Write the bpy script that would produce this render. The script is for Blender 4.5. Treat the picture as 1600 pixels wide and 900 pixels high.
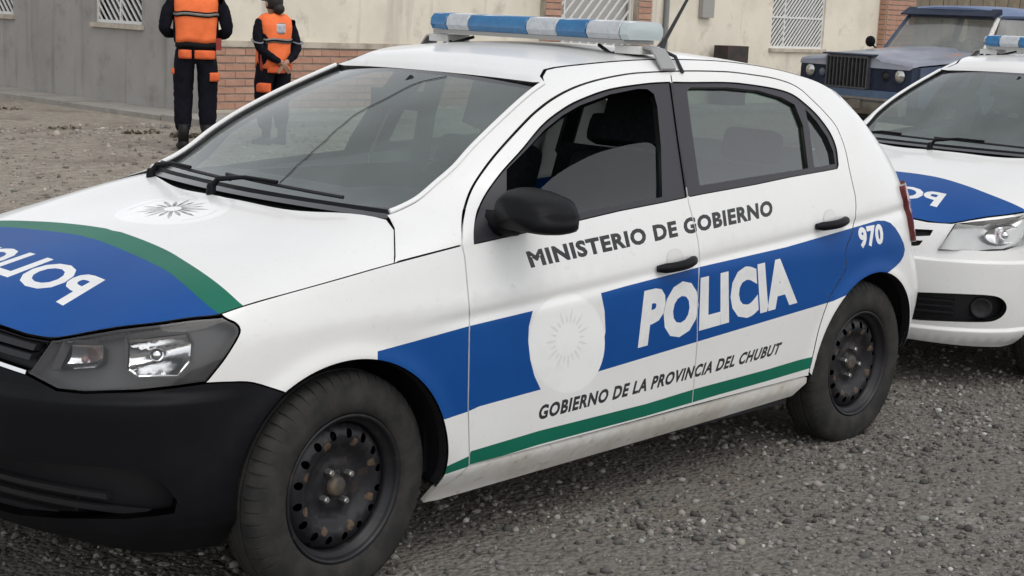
import bpy, bmesh, math, random
import numpy as np
from mathutils import Vector, Matrix, Euler
from mathutils.geometry import delaunay_2d_cdt

for o in list(bpy.data.objects): bpy.data.objects.remove(o, do_unlink=True)
SC = bpy.context.scene
COL = SC.collection
R = math.radians

# ---------------------------------------------------------------- camera, sky, sun, exposure
def setup_view():
    f, cx, cy, cz, yaw, pitch, roll = (2382.68484, 2.41399, 3.70127, 1.5246, -2.37191, 0.1798, -0.0445)
    c, s = math.cos(yaw), math.sin(yaw); cp, sp = math.cos(pitch), math.sin(pitch)
    fw = Vector((c*cp, s*cp, -sp)); r = Vector((s, -c, 0)); d = fw.cross(r)
    cr, sr = math.cos(roll), math.sin(roll)
    r2 = cr*r+sr*d; d2 = -sr*r+cr*d
    cam = bpy.data.cameras.new('camera'); co = bpy.data.objects.new('camera', cam); COL.objects.link(co)
    m = Matrix((r2, -d2, -fw)).transposed().to_4x4(); m.translation = (cx, cy, cz); co.matrix_world = m
    cam.sensor_width = 36; cam.lens = f/1600*36; cam.clip_start = .1; cam.clip_end = 3000
    SC.camera = co
setup_view()
SUN_EL, SUN_AZ = 60, 80           # a veiled sun, high, on the camera's side of the street
w = bpy.data.worlds.new('World'); SC.world = w; w.use_nodes = True
nt = w.node_tree; nt.nodes.clear()
sky = nt.nodes.new('ShaderNodeTexSky'); sky.sky_type = 'NISHITA'; sky.sun_disc = False
sky.sun_elevation = R(SUN_EL); sky.sun_rotation = R(90-(SUN_AZ)); sky.dust_density = 1.2; sky.air_density = 1.0; sky.ozone_density = 1.0
hs = nt.nodes.new('ShaderNodeHueSaturation'); hs.inputs['Saturation'].default_value = .12
bg = nt.nodes.new('ShaderNodeBackground'); bg.inputs['Strength'].default_value = .15
wo = nt.nodes.new('ShaderNodeOutputWorld')
nt.links.new(sky.outputs[0], hs.inputs['Color']); nt.links.new(hs.outputs[0], bg.inputs['Color']); nt.links.new(bg.outputs[0], wo.inputs['Surface'])
sl = bpy.data.lights.new('sun', 'SUN'); sl.energy = .5; sl.angle = R(40); sl.color = (1, .96, .90)
so = bpy.data.objects.new('sun', sl); COL.objects.link(so)
sd = Vector((math.cos(R(SUN_EL))*math.cos(R(SUN_AZ)), math.cos(R(SUN_EL))*math.sin(R(SUN_AZ)), math.sin(R(SUN_EL))))
so.rotation_euler = sd.to_track_quat('Z', 'Y').to_euler(); so.location = (0, 0, 20)
SC.view_settings.view_transform = 'Standard'; SC.view_settings.look = 'None'
SC.view_settings.exposure = .62; SC.view_settings.gamma = 1; SC.view_settings.use_curve_mapping = False
# ---------------------------------------------------------------- geometry helpers
# A pixel of the photograph gives a ray; the surface it meets gives the distance.
CAMP = (2382.68484, 2.41399, 3.70127, 1.5246, -2.37191, 0.1798, -0.0445)   # f(px of 1600), x,y,z, yaw, pitch, roll

def cam_axes():
    f, cx, cy, cz, yaw, pitch, roll = CAMP
    c, s = math.cos(yaw), math.sin(yaw)
    cp, sp = math.cos(pitch), math.sin(pitch)
    fw = np.array([c*cp, s*cp, -sp]); r = np.array([s, -c, 0.0]); d = np.cross(fw, r)
    cr, sr = math.cos(roll), math.sin(roll)
    return cr*r+sr*d, -sr*r+cr*d, fw
AX = cam_axes(); CO = np.array(CAMP[1:4])

def rays(px):
    px = np.atleast_2d(np.asarray(px, float)); f = CAMP[0]
    return ((px[:, :1]-800)/f)*AX[0] + ((px[:, 1:2]-450)/f)*AX[1] + AX[2]
def project(P):
    q = np.atleast_2d(np.asarray(P, float))-CO
    a, b, c = q@AX[0], q@AX[1], q@AX[2]
    return np.c_[800+CAMP[0]*a/c, 450+CAMP[0]*b/c]
def hit(px, g, t0):
    """points where rays of px meet g(P)=0, by secant steps from depth t0"""
    d = rays(px); t = np.full(len(d), t0, float)
    for _ in range(60):
        v = g(CO+t[:, None]*d); v2 = g(CO+(t+1e-4)[:, None]*d)
        s = (v2-v)/1e-4; s = np.where(np.abs(s) < .05, .05*np.where(s < 0, -1, 1), s)
        t = t-np.clip(v/s, -.15, .15)
    return CO+t[:, None]*d
def on_plane(px, axis, val):
    d = rays(px); t = (val-CO[axis])/d[:, axis]
    return CO+t[:, None]*d

def spline(xs, ys):
    """smooth (pchip-like) 1-D interpolant"""
    xs = np.array(xs, float); ys = np.array(ys, float)
    h = np.diff(xs); dl = np.diff(ys)/h
    m = np.zeros(len(xs)); m[0] = dl[0]; m[-1] = dl[-1]
    for i in range(1, len(xs)-1):
        if dl[i-1]*dl[i] > 0:
            w1 = 2*h[i]+h[i-1]; w2 = h[i]+2*h[i-1]
            m[i] = (w1+w2)/(w1/dl[i-1]+w2/dl[i])
    def f(x):
        x = np.asarray(x, float); i = np.clip(np.searchsorted(xs, x)-1, 0, len(xs)-2)
        hh = h[i]; t = (x-xs[i])/hh
        a = ys[i]*(1+2*t)*(1-t)**2+hh*m[i]*t*(1-t)**2+ys[i+1]*t*t*(3-2*t)+hh*m[i+1]*t*t*(t-1)
        a = np.where(t < 0, ys[i]+m[i]*(x-xs[i]), a)
        return np.where(t > 1, ys[i+1]+m[i+1]*(x-xs[i+1]), a)
    return f
def sstep(a, b, x):
    t = np.clip((np.asarray(x, float)-a)/(b-a), 0, 1); return t*t*(3-2*t)
def resample(pts, step):
    """polyline densified so that no segment is longer than step"""
    pts = np.asarray(pts, float); out = [pts[0]]
    for a, b in zip(pts[:-1], pts[1:]):
        n = max(1, int(math.ceil(np.linalg.norm(b-a)/step)))
        for k in range(1, n+1): out.append(a+(b-a)*k/n)
    return np.array(out)
def smooth_line(pts, step):
    """Catmull-Rom through the points, densified"""
    p = np.asarray(pts, float)
    if len(p) < 3: return resample(p, step)
    q = np.vstack([2*p[0]-p[1], p, 2*p[-1]-p[-2]]); out = [p[0]]
    for i in range(1, len(q)-2):
        a, b, c, d = q[i-1:i+3]; n = max(1, int(math.ceil(np.linalg.norm(c-b)/step)))
        for k in range(1, n+1):
            t = k/n
            out.append(.5*(2*b+(c-a)*t+(2*a-5*b+4*c-d)*t*t+(3*b-a-3*c+d)*t**3))
    return np.array(out)

# ---------------------------------------------------------------- the hatchback's skin
# car frame: x forward from the front axle, y to its left, z up from the ground
WB = 2.467
w_z = spline([.12, .18, .22, .27, .32, .45, .60, .72, .80, .90, .96, 1.0, 1.1, 1.2, 1.3, 1.36, 1.40, 1.43, 1.45],
             [.70, .735, .768, .800, .808, .818, .826, .826, .814, .795, .780, .768, .728, .680, .622, .578, .532, .475, .40])
xf_z = spline([.12, .2, .3, .45, .55, .65, .72, .8, .85, .9, .95, 1.0], [.68, .74, .775, .80, .80, .775, .735, .64, .54, .42, .30, .2])
xr_z = spline([.2, .28, .4, .5, .6, .73, .85, .93, 1.0, 1.1, 1.2, 1.3, 1.36, 1.42, 1.46],
              [-2.98, -3.05, -3.12, -3.14, -3.10, -3.02, -2.995, -2.965, -2.925, -2.84, -2.735, -2.60, -2.53, -2.47, -2.42])
xw_z = spline([.9, .967, 1.005, 1.086, 1.141, 1.219, 1.312, 1.40], [-.16, -.285, -.37, -.515, -.60, -.75, -.955, -1.17])
nw_z = spline([.9, .93, .967, 1.0, 1.1, 1.2, 1.31, 1.45], [.20, .20, .20, .205, .155, .155, .16, .14])
PF, PR, XM, XM2 = 9.0, 13.0, -1.2, -1.6
def zcrease(x): return .727+(.873-.727)*(-.444-np.asarray(x))/2.283
def side_mod(x, z):
    t = 1-.022*((x+1.4)/1.4)**2
    return t
def side_add(x, z):
    zc = zcrease(x)
    a = -.006*np.exp(-((zc-.020-z)/.020)**2)*sstep(-.1, -.5, x)*sstep(-2.95, -2.7, x)
    for xa, ra in ((0., .352), (-WB, .352)):
        r = np.hypot(x-xa, z-.287)
        a = a+.010*np.exp(-((r-ra)/.035)**2)*sstep(.2, .35, z)
    k = np.exp(-np.clip((xw_z(z)-x)/.13, -.4, 8))
    zh = .871+(-.158-x)*.115; r = np.clip((z-zh)/.075, 0, 1); r = r*r*(2-r)*.5+r*.5
    return a-nw_z(np.clip(z, .9, 1.45))*k*r*sstep(.25, -.1, x)
def S(x, z):
    x = np.asarray(x, float); z = np.asarray(z, float)
    X = np.clip((x-XM)/(xf_z(z)-XM), 0, .99999); Y = np.clip((XM2-x)/(XM2-xr_z(z)), 0, .99999)
    return w_z(z)*np.sqrt(1-X**PF)*np.sqrt(1-Y**PR)*side_mod(x, z)+side_add(x, z)
def side_pt(p):                      # (x,z) -> xyz on the left skin
    p = np.atleast_2d(p); return np.c_[p[:, 0], S(p[:, 0], p[:, 1]), p[:, 1]]
def front_pt(p):                     # (theta,z) -> xyz, theta 0 = nose, +pi/2 = left side
    p = np.atleast_2d(p); q = np.sin(p[:, 0]); z = p[:, 1]
    x = XM+(xf_z(z)-XM)*np.clip(1-q*q, 1e-9, 1)**(1/PF)
    return np.c_[x, q*w_z(z)*side_mod(x, z)+np.sign(q)*side_add(x, z)*sstep(.5, .8, np.abs(q)), z]
def rear_pt(p):
    p = np.atleast_2d(p); q = np.sin(p[:, 0]); z = p[:, 1]
    x = XM2-(XM2-xr_z(z))*np.clip(1-q*q, 1e-9, 1)**(1/PR)
    return np.c_[x, q*w_z(z)*side_mod(x, z)+np.sign(q)*side_add(x, z)*sstep(.5, .8, np.abs(q)), z]
def px_side(px):                     # photograph pixels -> (x,z) on the left skin
    P = hit(px, lambda P: P[:, 1]-S(P[:, 0], P[:, 2]), 4.6)
    return P[:, [0, 2]]
def px_front(px):
    def g(P):
        q = np.clip(P[:, 1]/(w_z(P[:, 2])*side_mod(P[:, 0], P[:, 2])), -.985, .985)
        return P[:, 0]-(XM+(xf_z(P[:, 2])-XM)*(1-q*q)**(1/PF))
    P = hit(px, g, 3.7)
    return np.c_[np.arcsin(np.clip(P[:, 1]/(w_z(P[:, 2])*side_mod(P[:, 0], P[:, 2])), -1, 1)), P[:, 2]]
# ---------------------------------------------------------------- materials
MATS = {}
def mat(name, base, rough=.5, metal=0., coat=0., spec=.4, n=None, n2=None, bump=None, emit=None, coord='Object', rvar=0., streak=None):
    """principled material; n=(scale,detail,lo,hi,colour2) mixes a second colour by noise, n2 a third, bump=(scale,strength,dist)"""
    if name in MATS: return MATS[name]
    m = bpy.data.materials.new(name); m.use_nodes = True; t = m.node_tree; b = t.nodes['Principled BSDF']
    b.inputs['Base Color'].default_value = (*base, 1); b.inputs['Roughness'].default_value = rough; b.inputs['Metallic'].default_value = metal
    b.inputs['Coat Weight'].default_value = coat; b.inputs['Coat Roughness'].default_value = .09; b.inputs['Specular IOR Level'].default_value = spec
    tc = t.nodes.new('ShaderNodeTexCoord'); src = None
    def noise(sc, det):
        x = t.nodes.new('ShaderNodeTexNoise'); x.inputs['Scale'].default_value = sc; x.inputs['Detail'].default_value = det
        x.inputs['Roughness'].default_value = .62; t.links.new(tc.outputs[coord], x.inputs['Vector']); return x
    for q in (n, n2):
        if not q: continue
        x = noise(q[0], q[1]); mr = t.nodes.new('ShaderNodeMapRange'); mr.inputs['From Min'].default_value = q[2]; mr.inputs['From Max'].default_value = q[3]
        t.links.new(x.outputs['Fac'], mr.inputs['Value'])
        mx = t.nodes.new('ShaderNodeMix'); mx.data_type = 'RGBA'; t.links.new(mr.outputs[0], mx.inputs['Factor'])
        if src is None: mx.inputs['A'].default_value = (*base, 1)
        else: t.links.new(src, mx.inputs['A'])
        mx.inputs['B'].default_value = (*q[4], 1); src = mx.outputs['Result']
    if streak:                                 # water stains running down: (scale, lo, hi, colour)
        mp = t.nodes.new('ShaderNodeMapping'); mp.inputs['Scale'].default_value = (1, 1, .10); t.links.new(tc.outputs[coord], mp.inputs['Vector'])
        x = t.nodes.new('ShaderNodeTexNoise'); x.inputs['Scale'].default_value = streak[0]; x.inputs['Detail'].default_value = 7; t.links.new(mp.outputs[0], x.inputs['Vector'])
        mr = t.nodes.new('ShaderNodeMapRange'); mr.inputs['From Min'].default_value = streak[1]; mr.inputs['From Max'].default_value = streak[2]; t.links.new(x.outputs['Fac'], mr.inputs['Value'])
        mx = t.nodes.new('ShaderNodeMix'); mx.data_type = 'RGBA'; t.links.new(mr.outputs[0], mx.inputs['Factor']); t.links.new(src, mx.inputs['A']); mx.inputs['B'].default_value = (*streak[3], 1); src = mx.outputs['Result']
    if src is not None: t.links.new(src, b.inputs['Base Color'])
    if rvar:
        x = noise(9, 5); mr = t.nodes.new('ShaderNodeMapRange'); mr.inputs['To Min'].default_value = rough-rvar; mr.inputs['To Max'].default_value = rough+rvar
        t.links.new(x.outputs['Fac'], mr.inputs['Value']); t.links.new(mr.outputs[0], b.inputs['Roughness'])
    if bump:
        x = noise(bump[0], 6); bp = t.nodes.new('ShaderNodeBump'); bp.inputs['Strength'].default_value = bump[1]; bp.inputs['Distance'].default_value = bump[2]
        t.links.new(x.outputs['Fac'], bp.inputs['Height']); t.links.new(bp.outputs[0], b.inputs['Normal'])
    if emit:
        b.inputs['Emission Color'].default_value = (*emit[:3], 1); b.inputs['Emission Strength'].default_value = emit[3]
    MATS[name] = m; return m
def glass(name, tint, refl=1.5, haze=.0, hcol=(.5, .52, .5), rough=.02):
    """a thin pane: tinted see-through body, mirror film by Fresnel, a little dust plus pale haze painted in for sky reflection"""
    if name in MATS: return MATS[name]
    m = bpy.data.materials.new(name); m.use_nodes = True; t = m.node_tree; t.nodes.clear()
    tr = t.nodes.new('ShaderNodeBsdfTransparent'); tr.inputs[0].default_value = (*tint, 1)
    gl = t.nodes.new('ShaderNodeBsdfGlossy'); gl.inputs['Roughness'].default_value = rough; gl.inputs[0].default_value = (1, 1, 1, 1)
    df = t.nodes.new('ShaderNodeBsdfDiffuse'); df.inputs[0].default_value = (*hcol, 1)  # diffuse haze stands in for sky reflection as well as dust
    lw = t.nodes.new('ShaderNodeLayerWeight'); pw = t.nodes.new('ShaderNodeMath'); pw.operation = 'POWER'; pw.inputs[1].default_value = 5     # Schlick's Fresnel for a thin pane, same from both sides
    f0 = 2*((refl-1)/(refl+1))**2; fr = t.nodes.new('ShaderNodeMath'); fr.operation = 'MULTIPLY_ADD'; fr.inputs[1].default_value = 1-f0; fr.inputs[2].default_value = f0
    t.links.new(lw.outputs['Facing'], pw.inputs[0]); t.links.new(pw.outputs[0], fr.inputs[0])
    m1 = t.nodes.new('ShaderNodeMixShader'); m2 = t.nodes.new('ShaderNodeMixShader'); o = t.nodes.new('ShaderNodeOutputMaterial')
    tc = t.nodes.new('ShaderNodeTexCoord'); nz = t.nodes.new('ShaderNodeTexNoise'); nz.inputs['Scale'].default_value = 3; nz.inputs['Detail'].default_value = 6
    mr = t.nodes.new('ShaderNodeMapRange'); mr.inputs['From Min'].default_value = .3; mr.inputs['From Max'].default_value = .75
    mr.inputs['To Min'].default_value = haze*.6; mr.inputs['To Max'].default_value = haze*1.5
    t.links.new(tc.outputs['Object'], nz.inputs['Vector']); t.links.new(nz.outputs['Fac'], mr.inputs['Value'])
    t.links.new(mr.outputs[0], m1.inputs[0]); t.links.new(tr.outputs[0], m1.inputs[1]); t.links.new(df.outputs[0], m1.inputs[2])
    t.links.new(fr.outputs[0], m2.inputs[0]); t.links.new(m1.outputs[0], m2.inputs[1]); t.links.new(gl.outputs[0], m2.inputs[2])
    t.links.new(m2.outputs[0], o.inputs[0]); MATS[name] = m; return m

# ---------------------------------------------------------------- object helpers
def tag(o, label=None, cat=None, group=None, kind=None):
    if label: o['label'] = label
    if cat: o['category'] = cat
    if group: o['group'] = group
    if kind: o['kind'] = kind
    return o
def empty(name, loc=(0, 0, 0), rz=0, parent=None):
    o = bpy.data.objects.new(name, None); COL.objects.link(o); o.location = loc; o.rotation_euler = (0, 0, rz); o.empty_display_size = .2
    o.parent = parent; return o
def link_mesh(name, me, m=None, parent=None, loc=(0, 0, 0), rot=(0, 0, 0)):
    o = bpy.data.objects.new(name, me); COL.objects.link(o); o.parent = parent; o.location = loc; o.rotation_euler = rot
    if m is not None and not me.materials: me.materials.append(m)
    return o
def raw_mesh(name, V, F, m=None, smooth=True, N=None):
    me = bpy.data.meshes.new(name); me.from_pydata([tuple(v) for v in V], [], [tuple(int(i) for i in f) for f in F])
    if m is not None: me.materials.append(m)
    if smooth: me.shade_smooth()
    me.update()
    if N is not None and len(N) == len(me.vertices): me.normals_split_custom_set_from_vertices([tuple(x) for x in N])
    return me
def bm_obj(name, bm, m, parent=None, smooth=None, loc=(0, 0, 0), rot=(0, 0, 0), bevel=0, seg=2):
    if bevel:
        bmesh.ops.bevel(bm, geom=[e for e in bm.edges if e.calc_face_angle(0) > .5], offset=bevel, segments=seg, affect='EDGES', profile=.6, clamp_overlap=True)
    bmesh.ops.recalc_face_normals(bm, faces=bm.faces)
    me = bpy.data.meshes.new(name); bm.to_mesh(me); bm.free()
    if m is not None: me.materials.append(m)
    if smooth: me.shade_smooth()
    elif smooth is None:
        me.shade_smooth(); me.set_sharp_from_angle(angle=R(38))
    return link_mesh(name, me, None, parent, loc, rot)
def bx(bm, x0, x1, y0, y1, z0, z1, M=None):
    vs = [bm.verts.new((x, y, z)) for x in (x0, x1) for y in (y0, y1) for z in (z0, z1)]
    for f in ((0, 1, 3, 2), (4, 6, 7, 5), (0, 4, 5, 1), (2, 3, 7, 6), (0, 2, 6, 4), (1, 5, 7, 3)): bm.faces.new([vs[i] for i in f])
    if M is not None: bmesh.ops.transform(bm, matrix=M, verts=vs)
    return vs
def boxo(name, x0, x1, y0, y1, z0, z1, m, parent=None, bevel=0, M=None, loc=(0, 0, 0), rot=(0, 0, 0)):
    bm = bmesh.new(); bx(bm, x0, x1, y0, y1, z0, z1, M); return bm_obj(name, bm, m, parent, bevel=bevel, loc=loc, rot=rot)
def tube(bm, pts, r, n=8, cap=True):
    """swept tube; r a number or a list"""
    pts = [Vector(p) for p in pts]; rr = r if hasattr(r, '__len__') else [r]*len(pts)
    rings = []; up = None
    for i, p in enumerate(pts):
        t = (pts[min(i+1, len(pts)-1)]-pts[max(i-1, 0)]).normalized()
        if up is None: up = Vector((0, 0, 1)) if abs(t.z) < .9 else Vector((1, 0, 0))
        a = t.cross(up).normalized(); b = a.cross(t).normalized(); up = b
        rings.append([bm.verts.new(p+a*(rr[i]*math.cos(2*math.pi*k/n))+b*(rr[i]*math.sin(2*math.pi*k/n))) for k in range(n)])
    for A, B in zip(rings[:-1], rings[1:]):
        for k in range(n): bm.faces.new((A[k], A[(k+1) % n], B[(k+1) % n], B[k]))
    if cap:
        bm.faces.new(rings[0][::-1]); bm.faces.new(rings[-1])
def tubo(name, pts, r, m, parent=None, n=8):
    bm = bmesh.new(); tube(bm, pts, r, n); return bm_obj(name, bm, m, parent, smooth=None)
def lathe(prof, n, axis='y', closed=False):
    """profile [(r,h)] round the axis -> V,F"""
    V = []; F = []; k = len(prof)
    for i in range(n):
        a = 2*math.pi*i/n
        for r, h in prof:
            V.append((r*math.cos(a), h, r*math.sin(a)) if axis == 'y' else (r*math.cos(a), r*math.sin(a), h))
    for i in range(n):
        j = (i+1) % n
        for q in range(k if closed else k-1): F.append((i*k+q, i*k+(q+1) % k, j*k+(q+1) % k, j*k+q))
    return V, F

# ---------------------------------------------------------------- trimmed panels on a smooth surface
def in_loops(P, loops):
    """even-odd test of points against closed loops or loose segments (n,2,2)"""
    seg = []
    for L in loops:
        L = np.asarray(L, float)
        if L.ndim == 3: seg.append(L)
        else: seg.append(np.stack([L, np.roll(L, -1, 0)], 1))
    if not seg: return np.zeros(len(P), bool)
    s = np.concatenate(seg); res = np.zeros(len(P), bool)
    x1, y1, x2, y2 = s[:, 0, 0], s[:, 0, 1], s[:, 1, 0], s[:, 1, 1]
    for a in range(0, len(P), 2000):
        p = P[a:a+2000]; py = p[:, 1:2]
        c = (y1 > py) != (y2 > py)
        with np.errstate(divide='ignore', invalid='ignore'):
            xi = x1+(py-y1)*(x2-x1)/(y2-y1)
        res[a:a+2000] = (np.sum(c & (p[:, :1] < xi), 1) % 2) == 1
    return res
def shrink(L, d, metric=(1, 1)):
    """offset a closed loop inwards by d metres"""
    L = np.asarray(L, float)
    keep = np.linalg.norm((L-np.roll(L, 1, 0))*metric, axis=1) > 1e-6; L = L[keep]
    q = L*metric; a = np.sum(q[:, 0]*np.roll(q[:, 1], -1)-np.roll(q[:, 0], -1)*q[:, 1])
    t = np.roll(q, -1, 0)-np.roll(q, 1, 0); t /= np.linalg.norm(t, axis=1)[:, None]+1e-12
    nrm = np.c_[-t[:, 1], t[:, 0]]*(1 if a > 0 else -1)
    return (q+nrm*d)/metric
def surf_normals(pt, P, metric, out):
    e = 1e-3; eu = np.array([e/metric[0], 0]); ev = np.array([0, e/metric[1]])
    n = np.cross(pt(P+eu)-pt(P-eu), pt(P+ev)-pt(P-ev)); n /= np.linalg.norm(n, axis=1)[:, None]+1e-15
    Q = pt(P); s = np.sum(n*(Q-np.array(out)), 1)
    return n if np.sum(s) > 0 else -n
def make_panel(pt, loops, decals=(), step=.04, gap=.0022, metric=(1., 1.), flange=.014, off=0., out=(-1.3, 0, .6), rows=None, dark=None):
    """returns {part: (V,F,N)}: 'base' and one entry for each decal, later decals win"""
    loops = [np.asarray(l, float) for l in loops]
    cl = [shrink(loops[0], gap, metric)]+[shrink(l, -gap, metric) for l in loops[1:]]
    met = np.array(metric)
    pts = []; edges = []
    def add(L, closed=True):
        b = len(pts); pts.extend([tuple(p) for p in L]); n = len(L)
        edges.extend([(b+i, b+(i+1) % n) for i in range(n if closed else n-1)])
    for L in cl: add(L)
    for nm, DL in decals:
        for L in DL:
            L = np.asarray(L, float)
            if L.ndim == 3:
                for s in L: add(s, False)
            else: add(L)
    lo = cl[0].min(0); hi = cl[0].max(0)
    gu = np.arange(lo[0], hi[0], step/met[0])+.37*step/met[0]; gv = np.arange(lo[1], hi[1], step/met[1])+.41*step/met[1]
    G = np.array([(u, v+(.5*step/met[1] if i % 2 else 0)) for i, u in enumerate(gu) for v in gv])
    RW = None
    if rows is not None:
        RW = np.asarray(rows, float); RW = RW[in_loops(RW, cl)]
        if len(RW) and len(G):
            q = RW*met; g_ = []
            for a in range(0, len(G), 500):
                h = G[a:a+500]*met; g_.append(np.min(np.hypot(h[:, :1]-q[None, :, 0], h[:, 1:2]-q[None, :, 1]), 1) > .4*step)
            G = G[np.concatenate(g_)]
    if len(G):
        G = G[in_loops(G, cl)]
        # drop grid points hugging the outlines
        B = np.array(pts)*met; keep = []
        for a in range(0, len(G), 1000):
            g = G[a:a+1000]*met; dmin = np.min(np.hypot(g[:, :1]-B[None, :, 0], g[:, 1:2]-B[None, :, 1]), 1); keep.append(dmin > .3*step)
        if keep: G = G[np.concatenate(keep)]
        pts.extend([tuple(p) for p in G])
    if RW is not None and len(RW):
        B = np.array(pts)*met; q = RW*met; kp = []
        for a in range(0, len(q), 500):
            kp.append(np.min(np.hypot(q[a:a+500, :1]-B[None, :, 0], q[a:a+500, 1:2]-B[None, :, 1]), 1) > .004)
        pts.extend([tuple(x) for x in RW[np.concatenate(kp)]])
    # scale to metric space for well-shaped triangles
    r = delaunay_2d_cdt([Vector((p[0]*met[0], p[1]*met[1])) for p in pts], edges, [], 0, 1e-7)
    V2 = np.array([(v.x, v.y) for v in r[0]])/met; T = np.array([f for f in r[2]], int)
    C = V2[T].mean(1)
    e1 = (V2[T[:, 1]]-V2[T[:, 0]])*met; e2 = (V2[T[:, 2]]-V2[T[:, 0]])*met
    area = np.abs(e1[:, 0]*e2[:, 1]-e1[:, 1]*e2[:, 0])
    ins = in_loops(C, cl) & (area > 1e-9); T = T[ins]; C = C[ins]
    cls = np.zeros(len(T), int)
    for k, (nm, DL) in enumerate(decals): cls[in_loops(C, DL)] = k+1
    N = surf_normals(pt, V2, met, out); P3 = pt(V2)+N*off
    res = {}
    for k in range(len(decals)+1):
        t = T[cls == k]
        if not len(t): continue
        # orient
        fn = np.cross(P3[t[:, 1]]-P3[t[:, 0]], P3[t[:, 2]]-P3[t[:, 0]])
        flip = np.sum(fn*N[t[:, 0]], 1) < 0; t = t.copy(); t[flip] = t[flip][:, ::-1]
        u, inv = np.unique(t, return_inverse=True); V = P3[u]; F = inv.reshape(t.shape); NN = N[u]
        if k == 0 and flange:
            Vs = [V]; Fs = [tuple(f) for f in F]; Ns = [NN]; b = len(V); dF = []; dV = []; dN = []; db = 0
            for L in cl:
                nl = surf_normals(pt, L, met, out); p = pt(L)+nl*off; q = p-nl*flange; n = len(L)
                Vs += [p, q]; Ns += [nl, nl]
                mk = dark(L) if dark is not None else np.zeros(n, bool)
                Fs += [(b+i, b+(i+1) % n, b+n+(i+1) % n, b+n+i) for i in range(n) if not mk[i]]; b += 2*n
                if mk.any(): dV += [p, q]; dN += [nl, nl]; dF += [(db+i, db+(i+1) % n, db+n+(i+1) % n, db+n+i) for i in range(n) if mk[i]]; db += 2*n
            V = np.vstack(Vs); F = Fs; NN = np.vstack(Ns)
            res['base'] = (V, F, NN)
            if dF: res['edge_trim'] = (np.vstack(dV), dF, np.vstack(dN))
        else: res['base' if k == 0 else decals[k-1][0]] = (V, F, NN)
    return res
def mirror(d):
    m = np.array([1, -1, 1.])
    return {k: (V*m, [tuple(f)[::-1] for f in F], N*m) for k, (V, F, N) in d.items()}
def panel_objs(name, d, mats, parent, names=None):
    """base object + a child for each decal; names maps decal key -> (object name, material)"""
    V, F, N = d['base']; o = link_mesh(name, raw_mesh(name, V, F, mats['base'], True, N), None, parent)
    for k, (V, F, N) in d.items():
        if k == 'base': continue
        nm = k.split('.')[0]
        link_mesh(nm, raw_mesh(nm, V, F, mats[k], True, N), None, o)
    return o

# ---------------------------------------------------------------- lettering outlines from the built-in font
def text_segs(s, bold=.02, shear=0., space=1.):
    """outline segments of a line of text, normalised to the unit box"""
    cu = bpy.data.curves.new('t', 'FONT'); cu.body = s; cu.resolution_u = 3; cu.offset = bold; cu.space_character = space; cu.shear = shear
    o = bpy.data.objects.new('t', cu); COL.objects.link(o)
    dg = bpy.context.evaluated_depsgraph_get(); me = o.evaluated_get(dg).to_mesh()
    V = np.array([v.co[:2] for v in me.vertices]); cnt = {}
    for p in me.polygons:
        for k in p.edge_keys: cnt[k] = cnt.get(k, 0)+1
    E = np.array([k for k, c in cnt.items() if c == 1])
    o.evaluated_get(dg).to_mesh_clear(); bpy.data.objects.remove(o); bpy.data.curves.remove(cu)
    V = (V-V.min(0))/(V.max(0)-V.min(0))
    return V[E]
def quad_map(segs, bl, br, tl, tr):
    """unit-box segments into a quadrilateral"""
    u = segs[..., :1]; v = segs[..., 1:]
    bl, br, tl, tr = map(np.asarray, (bl, br, tl, tr))
    return (1-u)*(1-v)*bl+u*(1-v)*br+(1-u)*v*tl+u*v*tr
# ---------------------------------------------------------------- outlines of the hatchback (picked in the photograph, carried onto its skin)
GAP_FRONT = [(733, 727), (733.5, 709), (731.5, 633), (733.5, 511), (733.5, 481), (726, 400), (722, 383)]
GAP_ARC = [(722, 383), (723, 343), (729, 315), (740, 289), (761, 258), (784, 230), (820, 191), (839, 173), (863.5, 154.5), (895.6, 137.5), (933.4, 125), (980.6, 115.7), (1018, 112.7), (1046, 111.5)]
GAP_B = [(1046, 111.5), (1050, 128), (1062, 220), (1075, 310), (1080, 332), (1087, 360), (1092, 387), (1092.4, 417), (1089.6, 487), (1089.5, 527), (1086.6, 570), (1083, 613), (1081, 634)]
GAP_REAR = [(1046, 111.5), (1080, 110.8), (1120, 111.5), (1146, 113), (1174.5, 116.7), (1204.7, 121.4), (1231, 129), (1250, 139), (1269, 156), (1288, 175), (1306.7, 198), (1320, 231), (1327, 263.5), (1331, 282), (1337, 311), (1337, 340)]
def sp(px, step=6): return px_side(smooth_line(px, step))
def sl_(px, step=6): return px_side(resample(px, step))
gap_front = sl_(GAP_FRONT); gap_arc = sp(GAP_ARC); gap_b = sp(GAP_B); gap_rear = sp(GAP_REAR)
door_tail = smooth_line([gap_rear[-1], *px_side([(1332, 362), (1321, 392)]), (-2.262, .672), (-2.175, .585), (-2.122, .47), (-2.096, .34), (-2.095, .302)], .03)
sill_line = resample([(gap_front[0]), tuple(gap_b[-1]), (-2.095, .302)], .04)     # lower edge of the doors
i_b = int(np.argmin(np.abs(sill_line[:, 0]-gap_b[-1][0])))
def cat_(*a): return np.vstack([np.asarray(x, float) for x in a])
door_f = cat_(gap_front, gap_arc[1:], gap_b[1:], sill_line[:i_b][::-1])
door_r = cat_(gap_b[::-1], gap_rear[1:], door_tail[1:], sill_line[i_b+1:-1][::-1])
DLO_F = [(741, 381), (741.5, 358.5), (746.5, 332), (759.5, 303.7), (784, 269.7), (816, 234), (848, 196), (876.7, 173), (905, 157), (952, 140), (1009, 131), (1047, 128.5)]
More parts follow.
